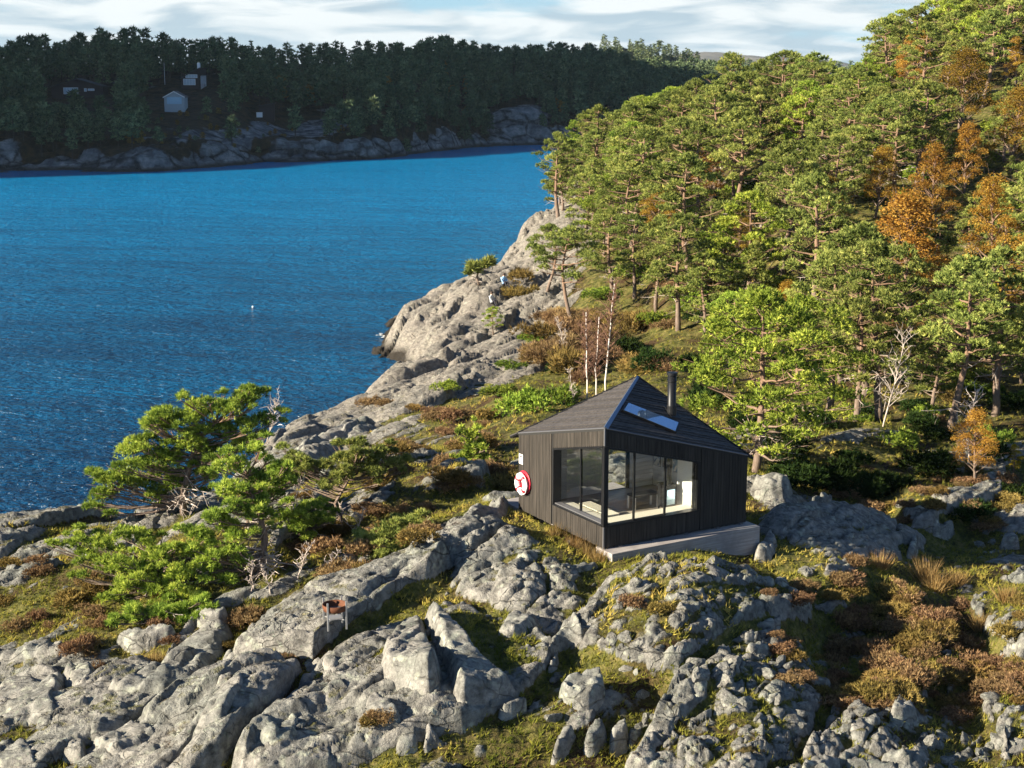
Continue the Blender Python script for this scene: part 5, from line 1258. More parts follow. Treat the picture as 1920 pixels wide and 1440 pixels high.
def bush_mesh(seed, R, H, n, k, length, width, mat, up=0.5, lobes=5, name='bush'):
    """low spreading shrub of many shoots"""
    r = np.random.default_rng(seed); P, D = [], []
    for q in range(lobes):
        a = r.uniform(0, 6.28); rad = R * math.sqrt(r.random()) * .65; s = R * r.uniform(.35, .6)
        p, d = pad_points((rad * math.cos(a), rad * math.sin(a), H * r.uniform(.25, .5)), (s, s, H * r.uniform(.4, .6)), n // lobes, r, .45, up); P.append(p); D.append(d)
    P, D = np.concatenate(P), np.concatenate(D); P[:, 2] = np.maximum(P[:, 2], 0.02)
    V, q = blades(P, D, k, length, width, 0.5, r)
    t_ = np.clip(np.repeat(r.normal(.5, .25, len(P)), k * 3) + np.repeat(r.normal(0, .08, len(P) * k), 3), 0, 1)
    return mesh_np(name, V, None, q, [mat], attrs={'tint': t_})

# --- pines on the slope ---------------------------------------------------------
PINES = [pine_meshes(20, 7.0, .28, 2.3, 28, 62), pine_meshes(21, 7.8, .42, 2.2, 24, 64, profile='flat'), pine_meshes(22, 6.4, .16, 2.2, 30, 60), pine_meshes(23, 7.4, .28, 2.5, 28, 60, lean=(.6, .2)),
         pine_meshes(24, 8.4, .32, 2.3, 30, 58, profile='round'), pine_meshes(25, 5.6, .12, 2.0, 26, 62, profile='cone'), pine_meshes(26, 7.0, .50, 2.5, 22, 66, profile='flat', lean=(-.5, .3)),
         pine_meshes(27, 6.8, .22, 2.2, 28, 60, needle=M_PINE2), pine_meshes(28, 6.0, .20, 2.3, 26, 60, profile='flat', needle=M_PINE2),
         pine_meshes(29, 6.5, .08, 2.7, 44, 52, needle=M_PINE2, dead=8)]
PH = [7.0, 7.8, 6.4, 7.4, 8.4, 5.6, 7.0, 6.8, 6.0, 6.5]
LOOK = ['evenly crowned', 'flat-topped tall', 'low bushy', 'wide leaning', 'tall pointed', 'small cone-shaped', 'spreading flat-crowned', 'yellow-green rounded', 'yellow-green flat-topped', 'broad bright']
OAKS = [broadleaf_meshes(40, 6.0, .30, 1.9, 24, 430, .095, M_OAK), broadleaf_meshes(41, 6.6, .25, 1.7, 24, 400, .095, M_OAK), broadleaf_meshes(42, 5.6, .25, 2.1, 24, 430, .095, M_OAKG), broadleaf_meshes(43, 5.2, .25, 1.5, 20, 400, .09, M_YELL)]
rt = np.random.default_rng(77)
_placed = []
def place(kind, k, px, py, label, cat='pine tree', group=None, hpx=None, name=None, xyz=None, rz=None, sc=None, tilt=(0, 0)):
    p = (GM(px, py) if py < 640 else G(px, py)) if xyz is None else np.array(xyz)
    z = float(hgt(p[0], p[1])); ms = {'pine': PINES, 'oak': OAKS}[kind][k]
    if hpx is not None:
        dist = math.hypot(p[1] * CP, 8); sc = hpx / FPX * (p[1] / CP) / (PH[k] if kind == 'pine' else (6.0, 6.6, 5.6, 5.2)[k])
    sc = sc or 1.0
    _placed.append((p[0], p[1]))
    return plant(name or {'pine': 'pine_tree', 'oak': 'autumn_oak'}[kind], ms, (p[0], p[1], z - 0.05), rt.uniform(0, 6.28) if rz is None else rz, sc, label, cat, group, tilt=tilt)
# trees one can point to
place('pine', 6, 1078, 618, 'broad flat-crowned pine with forked red limbs, left of the birches above the cabin', hpx=185)
place('pine', 1, 1231, 582, 'pine with a straight bare trunk behind and left of the tall one above the chimney', hpx=165)
place('pine', 0, 1272, 622, 'tall open pine with a long bare red trunk directly above the chimney', hpx=210)
place('pine', 1, 1128, 345, 'tall tufted pine standing out over the far fjord at the tip of the wooded point', hpx=138)
place('pine', 4, 1190, 345, 'dense pointed pine just right of the tufted one on the point', hpx=150)
place('pine', 9, 1415, 885, 'bright green bushy pine with a pale forked trunk right of the cabin chimney', hpx=335)
place('pine', 7, 1375, 720, 'bright yellow-green pine in front of the darker ones, up and right of the chimney', hpx=170)
place('pine', 4, 1555, 765, 'tall pine with a dark leaning trunk midway along the lower forest edge', hpx=290)
place('pine', 3, 1648, 790, 'big pine with twisted pale trunk and dead limbs at the lower forest edge', hpx=330)
place('pine', 9, 1500, 830, 'bright full pine between the chimney and the dark leaning trunk', hpx=270)
place('pine', 0, 1605, 790, 'slim pine crowded between the twisted one and the dark leaning one', hpx=260)
place('pine', 1, 1785, 815, 'tall dark shaded pine with a bare trunk near the right edge of the lower forest', hpx=330)
place('pine', 4, 1865, 780, 'pine with reddish limbs in the shade close to the right edge', hpx=310)
place('pine', 6, 1025, 545, 'spreading pine with its crown against the fjord above the bare rock', hpx=120)
place('pine', 2, 1150, 548, 'bushy pine between the flat-crowned pine and the bare-trunked ones', hpx=150)
place('pine', 0, 1190, 560, 'middling pine just left of the straight bare-trunked one', hpx=150)
place('pine', 2, 1322, 628, 'low bushy pine right of the tall open one above the chimney', hpx=150)
place('pine', 8, 925, 628, 'small pine alone on the bare rock above the surf', hpx=52)
place('oak', 0, 1715, 650, 'big orange-leaved oak glowing among the pines on the right', 'oak tree', hpx=275)
place('oak', 1, 1860, 560, 'tall orange oak close to the right edge', 'oak tree', hpx=215)
place('oak', 1, 1805, 385, 'pointed orange oak high on the right slope', 'oak tree', hpx=145)
place('oak', 0, 1640, 410, 'orange-tinted oak in the middle of the pine slope', 'oak tree', hpx=125)
place('oak', 2, 1800, 260, 'wide olive-brown oak near the top right of the slope', 'oak tree', hpx=150)
place('oak', 2, 1895, 330, 'olive-gold oak by the right edge below the wide brown one', 'oak tree', hpx=150)
place('oak', 3, 1620, 105, 'yellow birch-like tree near the crest at upper right', 'broadleaf tree', hpx=55)
place('oak', 0, 1575, 140, 'small rusty tree just below the yellow one near the crest', 'oak tree', hpx=60)
place('oak', 1, 1905, 170, 'orange tree at the right edge near the crest', 'oak tree', hpx=90)
place('oak', 2, 1385, 490, 'thin brown-leaved tree in the gap above the tall open pine', 'oak tree', hpx=90)
place('oak', 0, 1830, 905, 'little golden sapling in front of the dark forest near the right edge', 'sapling', hpx=140)
place('oak', 3, 1900, 890, 'small yellow shrub-like tree in the undergrowth at the right edge', 'sapling', hpx=60)
place('oak', 1, 1480, 650, 'rust-brown oak half hidden behind the lower pines', 'oak tree', hpx=120)
for px, py, hp, k, lab in [(1240, 470, 70, 0, 'small rusty oak among the pines left of centre on the slope'), (1335, 400, 70, 0, 'rusty oak half way up the left part of the slope'), (1480, 300, 70, 2, 'small gold-brown oak under the left part of the crest'), (1745, 460, 110, 1, 'orange oak between the big glowing one and the pointed one'), (1700, 200, 80, 0, 'rusty oak below the crest left of the wide brown one'),
                          (1560, 470, 80, 2, 'gold-brown oak in the middle of the slope above the dark leaning pine'), (1900, 690, 150, 0, 'orange oak low at the right edge above the shaded undergrowth'), (1440, 180, 50, 3, 'small yellow tree under the crest on the left')]:
    place('oak', k, px, py, lab, 'oak tree', hpx=hp * 1.6)
# the body of the wood
zones = [('on the crest of the wooded slope', 'pines along the crest'), ('on the upper wooded slope', 'pines on the upper slope'), ('on the middle of the wooded slope', 'pines on the middle slope'),
         ('along the lower edge of the wood', 'pines along the lower edge of the wood'), ('on the seaward flank above bare rock', 'pines above the shore rock')]
SIGHT = [(1715, 590, 85, 600), (1855, 540, 70, 545), (1805, 360, 50, 375), (1640, 390, 55, 400), (1800, 250, 70, 262), (1890, 325, 60, 335), (1620, 95, 34, 108), (1575, 135, 34, 142), (1900, 160, 50, 172), (1480, 610, 50, 655), (1240, 440, 24, 475), (1335, 372, 24, 405), (1480, 275, 24, 305), (1745, 415, 36, 465), (1700, 165, 28, 205), (1560, 435, 28, 475), (1440, 160, 16, 184)]
def hill_ok(x, y, dmin):
    for a, b in _placed:
        if (a - x) ** 2 + (b - y) ** 2 < dmin * dmin: return False
    return True
def wood_edge(px):
    """lowest photograph row the trees stand on"""
    return np.interp(px, [1000, 1060, 1110, 1200, 1300, 1380, 1450, 1560, 1700, 1920, 2010], [330, 470, 480, 545, 590, 640, 770, 790, 800, 830, 830])
def wood_top(px): return np.interp(px, [1000, 1060, 1110, 1200, 1330, 1480, 1640, 1760, 1920, 2010], [420, 400, 345, 300, 262, 205, 135, 95, 55, 30])
def to_px(x, y, z):
    d = y * CP - (z - CAMH) * SP; v = y * SP + (z - CAMH) * CP
    return 960 + FPX * x / d, 720 - FPX * v / d
yy = 62.0; cand = []
while yy < 205:
    st = 3.14 + 0.009 * (yy - 60)
    for xx in np.arange(-8, 0.40 * yy + 6, st): cand.append((xx + rt.uniform(-.42, .42) * st, yy + rt.uniform(-.42, .42) * st))
    yy += st
cx_ = np.array([c[0] for c in cand]); cy_ = np.array([c[1] for c in cand]); cz_ = hgt(cx_, cy_)
cpx, cpy = to_px(cx_, cy_, cz_)
order = np.argsort(cy_); n_h = 0
for i in order:
    x, y, px, py = cx_[i], cy_[i], cpx[i], cpy[i]
    if py > wood_edge(px) or px < 1000 or px > 1990 or cz_[i] < 2.0: continue
    if px < 1180 and py < wood_top(px) - 60: continue
    if not hill_ok(x, y, 2.4): continue
    n_h += 1
    low = py > wood_edge(px) - 90; crest = y > 158
    zone = 4 if px < 1180 else 3 if low else 0 if crest else 1 if py < 330 else 2
    lab, grp = zones[zone]
    k = int(rt.choice([2, 5, 7, 8, 2, 5, 4])) if zone in (0, 4) else int(rt.integers(0, 9))
    sc = rt.uniform(.85, 1.22) * (0.80 if px < 1180 else 1.0)
    for ox, oy, ow, oyb in SIGHT:                          # small trees where the photograph shows an autumn crown behind
        if abs(px - ox) < ow and py > oyb and py - 7.0 * sc * FPX / y < oy: sc = min(sc, max(.35, (py - oy) * y / FPX / 7.0)); k = int(rt.choice([5, 2]))
    side = 'far left' if px < 1330 else 'left of centre' if px < 1480 else 'centre' if px < 1620 else 'right of centre' if px < 1770 else 'far right'
    place('pine', k, px, py, LOOK[k] + ' pine ' + lab + ', ' + side, group=grp, xyz=(x, y, 0), sc=sc)
print('wood', n_h, round(time.time() - T0, 1))
# undergrowth of the wood: juniper and young pine thickets
JUNSHADE = [bush_mesh(66 + k, 1.0, .9, 420, 8, .17, .034, M_JUNSHADE, .6) for k in range(2)]  # juniper copies with shade put into the needle colour
JUN = [bush_mesh(60 + k, 1.0, 1.0, 420, 8, .17, .034, M_JUNI if k % 2 else M_PINE2, .6) for k in range(4)]
BRN = [bush_mesh(70 + k, 1.0, .8, 330, 7, .20, .022, M_HEATH if k % 2 else M_HEATHG, .7) for k in range(4)]
def bush(me, px, py, wpx, hscale, label, cat, group=None, name='juniper_bush'):
    p = GM(px, py) if py < 640 else G(px, py); s = wpx / FPX * p[1] / CP / 2.0
    o = link(name, me, loc=(p[0], p[1], float(hgt(p[0], p[1])) - 0.08), rot=(0, 0, rt.uniform(0, 6.28)), scale=(s, s, s * hscale))
    return tag(o, label, cat, group)
for px, py, w, hs, lab in [
    (985, 775, 110, 1.0, 'large yellow-green juniper thicket left of the cabin roof'), (1040, 760, 90, 1.0, 'juniper bush touching the left slope of the cabin roof'), (935, 745, 70, .8, 'low juniper above the brown heather left of the cabin'),
    (1050, 700, 80, .9, 'dark green juniper below the birches'), (1215, 700, 110, 1.0, 'bright young pine thicket behind the roof apex'), (1180, 665, 90, 1.0, 'green thicket right of the birch stems'), (1330, 760, 90, 1.2, 'juniper right behind the stove pipe'),
    (1300, 690, 80, 1.0, 'dark thicket above the stove pipe'), (1350, 660, 80, .9, 'green thicket under the tall open pine'), (1230, 610, 70, .8, 'low green thicket at the foot of the bare-trunked pine'), (1480, 720, 100, .9, 'thicket under the bright pines right of the chimney'),
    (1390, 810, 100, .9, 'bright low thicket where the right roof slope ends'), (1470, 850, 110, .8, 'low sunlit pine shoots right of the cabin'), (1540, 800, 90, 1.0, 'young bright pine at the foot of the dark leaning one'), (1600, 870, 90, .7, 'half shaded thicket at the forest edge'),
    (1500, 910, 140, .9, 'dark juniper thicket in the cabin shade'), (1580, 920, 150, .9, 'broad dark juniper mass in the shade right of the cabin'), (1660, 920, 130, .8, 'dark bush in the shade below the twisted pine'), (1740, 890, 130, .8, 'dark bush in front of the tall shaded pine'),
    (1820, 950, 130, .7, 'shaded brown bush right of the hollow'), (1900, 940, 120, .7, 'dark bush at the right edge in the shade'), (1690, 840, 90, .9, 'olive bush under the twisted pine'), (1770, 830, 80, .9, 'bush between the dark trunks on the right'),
    (840, 735, 60, .7, 'low bush on the rock left of the junipers'), (960, 690, 60, .6, 'flat juniper on the rock slope above the large thicket'), (1000, 640, 60, .6, 'low juniper on the slope under the flat-crowned pine'), (1130, 560, 80, .6, 'low green scrub behind the birches'), (1180, 520, 70, .6, 'low scrub in the clearing of the slope')]:
    bush(JUNSHADE[int(rt.integers(0, 2))] if ('dark' in lab or 'shade' in lab or 'right' in lab) else JUN[int(rt.integers(0, 4))], px, py, w, hs, lab, 'bush')  # bushes on the shady side get the copy with shade in its colour
for i in range(150):
    px = rt.uniform(1180, 1920); py = rt.uniform(max(200, wood_top(px) + 30), wood_edge(px) + 20)
    bush(JUNSHADE[i % 2] if rt.random() < .35 else JUN[i % 4] if rt.random() < .6 else BRN[i % 4], px, py, rt.uniform(50, 95) * (0.6 + py / 900 * .5), rt.uniform(.6, 1.0), ('high' if py < 480 else 'low') + ' undergrowth bush between the trunks of the wooded slope, ' + ('left' if px < 1430 else 'middle' if px < 1680 else 'right') + ' part', 'bush', 'undergrowth bushes of the wood', 'undergrowth_bush')

# --- wind-bent pines on the left knoll -------------------------------------------------
def local_pads(base, spec):
    """pads given as (photo x, photo y, half width px, half height px, metres nearer(-)/farther(+))"""
    out = []
    for px, py, w, h_, dy in spec:
        d = base[1] + dy; p = PD(px, py, d); s = d / CP / FPX
        out.append((p - base, (w * s * 0.82, w * s * 0.75, h_ * s * 1.35)))
        rr = np.random.default_rng(int(px * 7 + py))
        for q in range(5):                                # smaller sprays round each main bough
            o = rr.uniform(-1, 1, 3) * [w * s * 1.15, w * s * 1.0, h_ * s * 1.5]; k = rr.uniform(.28, .5)
            out.append((p - base + o, (w * s * k, w * s * k, h_ * s * k * 1.2)))
    return out
def special_pine(px, py, spec, bent, label, seed, blade, tpp, needle, h=None, trunk_r=.12, dead=8, name='pine_tree', cat='pine tree'):
    b = G(px, py); b[2] = float(hgt(b[0], b[1])); pads = local_pads(b, spec)
    bt = []
    for qx, qy, dy in bent:
        p = PD(qx, qy, b[1] + dy); bt.append(p - b)
    bt[0] = np.array([0, 0, -0.2])
    bt = np.array(bt); zz = np.maximum.accumulate(bt[:, 2] + np.arange(len(bt)) * 1e-3); bt[:, 2] = zz
    ms = pine_meshes(seed, max(zz[-1], 1.0), 0.1, 1.6, 0, tpp, blade, pads=pads, needle=needle, trunk_r=trunk_r, dead=dead, bent=bt)
    return plant(name, ms, tuple(b), 0.0, 1.0, label, cat)
FB = (13, 0.125, 0.021)
special_pine(345, 965, [(295,800,48,26,0),(250,850,48,26,-.4),(330,790,50,28,.3),(375,770,44,26,.2),(420,775,46,24,0),(455,758,40,20,.3),(480,745,28,18,.2),(215,905,46,22,-.5),(300,865,52,26,-.3),(360,840,48,26,0),(270,910,50,22,.4),(190,935,36,16,0),(410,810,44,22,.5),(330,905,40,20,.2),(495,790,34,18,.4),(460,800,36,20,.6),(330,870,40,26,.2),(395,850,38,22,.3),(440,830,34,20,.4),(300,930,40,20,.1),(380,890,34,20,.3)],
    [(345,968,0),(342,930,0),(352,890,.1),(362,850,.2),(385,810,.2),(420,780,.2)], 'large wind-bent pine leaning over the fjord on the left knoll', 90, FB, 560, M_PINE3, dead=26)
special_pine(492, 1085, [(450,880,40,24,0),(470,850,34,22,.2),(432,920,42,22,-.2),(485,900,36,22,.2),(405,975,44,22,-.4),(455,960,40,22,-.5),(375,1010,42,22,-.5),(480,935,34,18,.3),(440,1015,38,22,-.6),(395,1050,46,22,-.6),(455,1060,30,24,-.6),(500,965,28,18,0),(420,1090,36,18,-.7)],
    [(492,1090,0),(490,1050,0),(497,1010,.1),(488,970,.1),(470,920,.1),(460,880,.1)], 'yellow-green pine with a dark forked trunk in the middle of the left knoll', 91, FB, 560, M_PINE3, trunk_r=.13, dead=26)
special_pine(330, 1105, [(265,1075,56,26,0),(210,1060,44,22,.3),(300,1045,48,24,.3),(345,1080,50,26,-.2),(240,1100,50,22,-.2),(300,1110,56,22,-.4),(360,1040,42,22,.3),(160,1045,40,20,.8),(195,1020,48,20,1.0),(140,1025,34,16,1.0),(260,1010,44,18,.9),(345,1120,40,18,-.5)],
    [(330,1108,0),(320,1090,0),(310,1070,.1),(300,1055,.2),(290,1045,.2)], 'low spreading pine with bright green boughs at the left of the knoll', 92, FB, 590, M_PINE3, trunk_r=.09, dead=10)
special_pine(640, 990, [(650,865,40,18,0),(700,860,38,16,.2),(735,872,30,14,.3),(610,880,36,16,.2),(672,838,30,18,.2),(640,895,36,14,-.2),(700,885,36,12,0),(575,880,34,16,.5),(545,870,30,14,.6)],
    [(640,992,0),(638,965,0),(628,945,0),(645,915,.1),(665,880,.2)], 'small flat-topped dark pine with a bare crooked trunk, right of the yellow-green one', 93, FB, 648, M_PINE, trunk_r=.07, dead=12)
special_pine(755, 1030, [(730,1000,48,18,0),(770,985,42,16,.3),(695,1015,36,14,0),(755,1025,46,16,-.3),(700,1040,44,14,-.4),(790,1010,30,14,.2)],
    [(755,1035,0),(750,1020,0),(745,1008,.1),(742,998,.1)], 'low dark green pine crouching in the shade left of the cabin outcrop', 94, FB, 648, M_PINE, trunk_r=.05, dead=8)
special_pine(290, 1165, [(255,1160,40,14,0),(300,1150,44,14,.1),(345,1145,40,12,.2),(380,1135,26,12,.3)],
    [(290,1170,0),(295,1160,0),(305,1152,.1)], 'bright green creeping juniper mat on the ledge at left', 95, FB, 900, M_PINE3, trunk_r=.03, dead=2, name='juniper_bush', cat='bush')
special_pine(886, 885, [(886,850,24,22,0),(880,825,18,16,0),(892,806,12,12,0),(868,862,18,14,-.1),(905,862,18,16,.1),(886,872,26,12,-.1)],
    [(886,888,0),(886,860,0),(888,830,0),(891,800,0)], 'small bushy round young pine alone in the heather left of the cabin', 96, (9, .15, .032), 800, M_PINE3, trunk_r=.04, dead=0)
special_pine(560, 905, [(555,865,34,16,0),(530,880,30,14,0),(590,895,34,14,0),(560,890,40,14,-.2)],
    [(560,908,0),(558,890,0),(556,870,0)], 'dark bushy young pine behind the yellow-green one, near the surf', 97, FB, 850, M_PINE, trunk_r=.04, dead=3)
special_pine(575, 990, [(560,960,40,16,0),(595,950,34,14,.2),(530,975,36,16,-.1),(565,985,44,14,-.2),(600,978,32,12,0)],
    [(575,995,0),(572,980,0),(570,968,.1)], 'low bushy pine filling the gap right of the dark forked trunk', 101, FB, 560, M_PINE3, trunk_r=.04, dead=8)
special_pine(455, 1000, [(500,905,34,20,0),(520,880,32,18,.2),(475,940,36,20,-.1),(520,930,30,18,.1),(545,905,26,14,.2)],
    [(455,1002,0),(470,960,0),(490,925,.1),(505,900,.1)], 'slim pine leaning right behind the dark forked trunk', 102, FB, 560, M_PINE3, trunk_r=.06, dead=10)
# lone wind-swept pines on the bare rock
special_pine(900, 535, [(889,503,8,5,0),(905,497,9,5,.1),(915,494,7,4,.2),(884,508,6,4,0)], [(893,536,0),(894,520,0),(898,508,0),(905,500,0)], 'thin wind-swept tree leaning out from the bare point over the water', 98, (8, .5, .09), 90, M_PINE, trunk_r=.10, dead=5)
# birches: white bare stems with a haze of red-brown twigs
def bare_tree(px, py, hpx, lean, seed, label, mat=None, twigm=None, ntw=70, cat='birch tree', name='birch_tree', spread=.22):
    b = G(px, py); b[2] = float(hgt(b[0], b[1])); r = np.random.default_rng(seed); H = hpx / FPX * b[1] / CP
    e = empty(name, tuple(b), 0, label, cat); n = 9; tt = np.linspace(0, 1, n)
    T = np.stack([lean * H * tt ** 1.3 + np.cumsum(r.normal(0, .03, n)), np.cumsum(r.normal(0, .03, n)), H * tt - .2 * (1 - tt)], 1)
    m = MB(); m.tube(T, .048 * (H / 6) * (1 - .8 * tt) + .010, 7); m.build('trunk', mat or M_BIRCH, e, smooth=True)
    m = MB()
    for k in range(ntw):
        f = r.uniform(.25, .98); i = f * (n - 1); i0 = int(min(i, n - 2)); A = T[i0] + (T[i0 + 1] - T[i0]) * (i - i0); a = r.uniform(0, 6.28); L = H * spread * r.uniform(.5, 1) * (1.15 - f * .6)
        B = A + [L * math.cos(a) * .7, L * math.sin(a) * .7, L * .75]; Q = limb(m, A, B, .026 * (H / 6), .009, r, -.05, 4, 5)
        for q in (1, 2, 3, 4, 4):
            limb(m, Q[q], Q[q] + r.normal(size=3) * L * .28 + [0, 0, L * .12], .011, .005, r, 0, 3, 4)
    m.build('twigs', twigm or M_TWIG, e)
    return e
bare_tree(1100, 748, 165, -.03, 1, 'leftmost of the three white birch stems behind the cabin roof')
bare_tree(1118, 742, 150, .02, 2, 'middle one of the three white birch stems behind the cabin roof')
bare_tree(1134, 735, 205, .10, 3, 'tall right-hand white birch stem that forks behind the cabin roof')
bare_tree(1075, 760, 70, -.1, 4, 'short pale bare sapling left of the birches by the roof', M_DEAD, M_DEAD, 24)
for k, (px, py, hp, ln, lab) in enumerate([(1655, 800, 170, .2, 'bleached dead tree with splayed limbs in front of the forest edge'), (1500, 365, 90, -.1, 'pale dead tree top among the pines below the crest'), (1415, 455, 80, .5, 'fallen pale dead trunk among the pines above the clearing'),
                                       (1785, 92, 70, .1, 'pale bare dead treetop at the crest on the right'), (1060, 670, 70, -.2, 'broken dead snag on the slope left of the birches'), (1815, 880, 150, .05, 'thin bare sapling in the shade near the right edge'), (505, 830, 90, .25, 'bare grey dead boughs at the top of the wind-bent pine group')]):
    bare_tree(px, py, hp, ln, 20 + k, lab, M_DEAD, M_DEAD, 30, 'dead tree', 'dead_tree', .34)
for k, (px, py, hp, ln) in enumerate([(560, 1085, 75, .5), (510, 1105, 50, -.3), (470, 1110, 60, .2), (610, 1075, 45, .7), (655, 1010, 60, .4), (430, 1085, 45, -.4), (540, 1000, 80, .4)]):
    bare_tree(px, py, hp, ln, 40 + k, ['pale dead bough reaching right from the foot of the yellow-green pine', 'short dead snag at the foot of the yellow-green pine', 'thin bare shoots left of the dark forked trunk', 'low dead branch lying out towards the fire pit', 'crooked grey dead branch under the small flat-topped pine', 'grey dead twigs under the low bright boughs', 'long dead limb leaning across the dark trunk'][k], M_DEAD, M_DEAD, 16, 'dead branch', 'dead_branch', .4)

# --- heather, straw tussocks -------------------------------------------------------
HEA = [bush_mesh(80 + k, .5, .42, 520, 6, .085, .016, (M_HEATH, M_HEATHG, M_HEATH)[k % 3], .8, 8) for k in range(6)]
def scatter_bushes(n, regs, seed, s0, s1, meshes, label, cat, group, name, hs=(.7, 1.2)):
    r = np.random.default_rng(seed)
    for x, y, z in scatter_px(n, regs, seed, free):
        s = r.uniform(s0, s1); kk = int(r.integers(len(meshes)))
        lb_ = ('large ' if s > s0 + .62 * (s1 - s0) else 'mid-sized ' if s > s0 + .3 * (s1 - s0) else 'small ') + ('dark ' if kk > 5 and len(meshes) == 8 else 'olive ' if kk in (1, 4, 6, 8) else 'rusty ') + label
        tag(link(name, meshes[kk], loc=(x, y, z - .04), rot=(0, 0, r.uniform(0, 6.28)), scale=(s * r.uniform(.8, 1.3), s * r.uniform(.8, 1.3), s * r.uniform(*hs))), lb_, cat, group)
scatter_bushes(95, [(1560, 1110, 1920, 1330), (1560, 1100, 1760, 1200), (1640, 1200, 1920, 1340)], 31, .5, 1.25, HEA, 'heather clump on the sunlit bank at the right', 'heather', 'heather clumps on the right bank', 'heather_clump')
scatter_bushes(32, [(1440, 1080, 1620, 1200), (1450, 1200, 1640, 1320)], 32, .4, .9, HEA, 'heather clump among stones right of the plinth', 'heather', 'heather clumps among the stones', 'heather_clump')
scatter_bushes(46, [(680, 770, 960, 880), (700, 840, 960, 930)], 33, .8, 1.7, HEA, 'heather on the slope between the cabin and the bay', 'heather', 'heather on the slope to the bay', 'heather_clump')
scatter_bushes(30, [(540, 930, 820, 1080)], 34, .5, 1.2, HEA, 'heather in the hollow between the small pines', 'heather', 'heather in the left hollow', 'heather_clump')
scatter_bushes(26, [(140, 1100, 330, 1250), (0, 1080, 200, 1180)], 35, .5, 1.2, HEA, 'heather on the turf at the far left', 'heather', 'heather on the left turf', 'heather_clump')
scatter_bushes(40, [(1560, 900, 1900, 990), (1640, 860, 1920, 960)], 36, .6, 1.15, HEA + JUNSHADE, 'heather in the shaded hollow right of the cabin', 'heather', 'heather in the shaded hollow', 'heather_clump')  # darkened juniper copies among the heather imitate the hollow's shade by colour
scatter_bushes(40, [(960, 540, 1300, 700), (1000, 600, 1200, 720)], 38, .9, 1.7, BRN, 'scrub on the open slope behind the cabin', 'scrub', 'scrub on the slope behind the cabin', 'scrub_bush')
for px, py, s, lab in [(465, 1175, 1.3, 'heather tuft left of the fire pit at the foot of the pine'), (700, 1400, .7, 'tawny grass tuft among the rocks at the bottom centre'), (715, 1385, .7, 'rusty tuft beside the small pale rock at the bottom centre'), (430, 1215, .6, 'straw tuft on the tilted slabs'), (1240, 1150, .8, 'dark red-brown heather in the cleft below the plinth'), (1180, 1140, .8, 'heather in the dark hollow below the cabin corner')]:
    p = G(px, py); tag(link('heather_clump', HEA[int(rt.integers(0, 6))], loc=(p[0], p[1], float(hgt(p[0], p[1])) - .04), scale=(s, s, s)), lab, 'heather')
def tussock(seed, n, L):
    r = np.random.default_rng(seed); C = np.stack([r.normal(0, .13, n), r.normal(0, .13, n), np.full(n, .03)], 1); D = C * [2.2, 2.2, 0] + [0, 0, 1]
    V, q = blades(C, D, 1, L, .014, .22, r, .45); return mesh_np('tussock', V, None, q, [M_STRAW], attrs={'tint': np.repeat(r.random(n), 3)})
TUS = [tussock(k, 260, .55) for k in range(3)]
TLAB = ['tall straw-coloured grass tussock at the edge of the cabin shade on the right', 'tall straw tussock beside the first one, a little lower', 'straw tussock right of the two tall ones', 'shaded straw tussock against the dark hollow', 'straw tussock near the right edge', 'straw tussock low on the right bank', 'pale straw tuft on the slabs at left', 'straw tuft along the foot of the lifebuoy wall', 'bright straw tuft near the cabin corner', 'straw tuft beside the corner of the plinth', 'straw tuft at the left end of the plinth']
for k, (px, py, s) in enumerate([(1735, 1085, 1.3), (1755, 1105, 1.2), (1790, 1095, 1.0), (1650, 1065, 1.1), (1890, 1130, 1.2), (1840, 1180, 1.0), (290, 1245, .8), (1040, 1005, .8), (1075, 1025, .8), (1100, 1042, .8), (1122, 1052, .8)]):
    p = G(px, py); tag(link('grass_tussock', TUS[k % 3], loc=(p[0], p[1], float(hgt(p[0], p[1])) - .03), rot=(0, 0, k * 1.3), scale=(s * .85, s * .85, s * .75)), TLAB[k], 'grass tussock')
# --- turf: many small tufts, one mass ---------------------------------------------
def grass(n, name, ylo, yhi, seed, L, w, k):
    r = np.random.default_rng(seed); N = n * 3
    y = ylo + (yhi - ylo) * r.random(N) ** 1.25; x = r.uniform(-.38, .38, N) * y
    i = np.clip(np.searchsorted(rows, y) - 1, 0, nr - 2); j = np.clip(np.searchsorted(u_all, x / y) - 1, 0, nc - 2)
    ok = (GR[i, j] < 0.01) & (GZ[i, j] > 1.2) & ~np.array([in_cabin(a, b, 0.02) for a, b in zip(x, y)])
    x, y = x[ok][:n], y[ok][:n]; z = hgt(x, y); m1 = fbm(x * .5, y * .5, 901, 3); m2 = fbm(x * 2, y * 2, 903, 3)
    D = np.stack([r.normal(.25, .35, len(x)), r.normal(0, .35, len(x)), np.full(len(x), .8)], 1)
    V, q = blades(np.stack([x, y, z], 1), D, k, L, w, .5, r, .5)
    V = V.reshape(-1, k * 3, 3) ; sc = (0.6 + 0.7 * np.clip(m2 + .5, 0, 1))[:, None, None]; c0 = np.stack([x, y, z], 1)[:, None]
    V = (c0 + (V - c0) * sc).reshape(-1, 3)
    tint = np.clip(np.repeat(.42 + .55 * m1 + .4 * m2 + r.normal(0, .14, len(x)), k * 3), 0, 1)
    o = link(name, mesh_np(name, V, None, q, [M_GRASS], attrs={'tint': tint}))
    return tag(o, kind='stuff')
tag(grass(30000, 'grass', 27, 52, 41, .12, .016, 5), 'short green and straw-coloured turf between the rocks', kind='stuff')
tag(grass(15000, 'grass', 50, 125, 42, .17, .026, 5), 'tawny grass on the slopes behind the cabin', kind='stuff')
print('veg', round(time.time() - T0, 1))
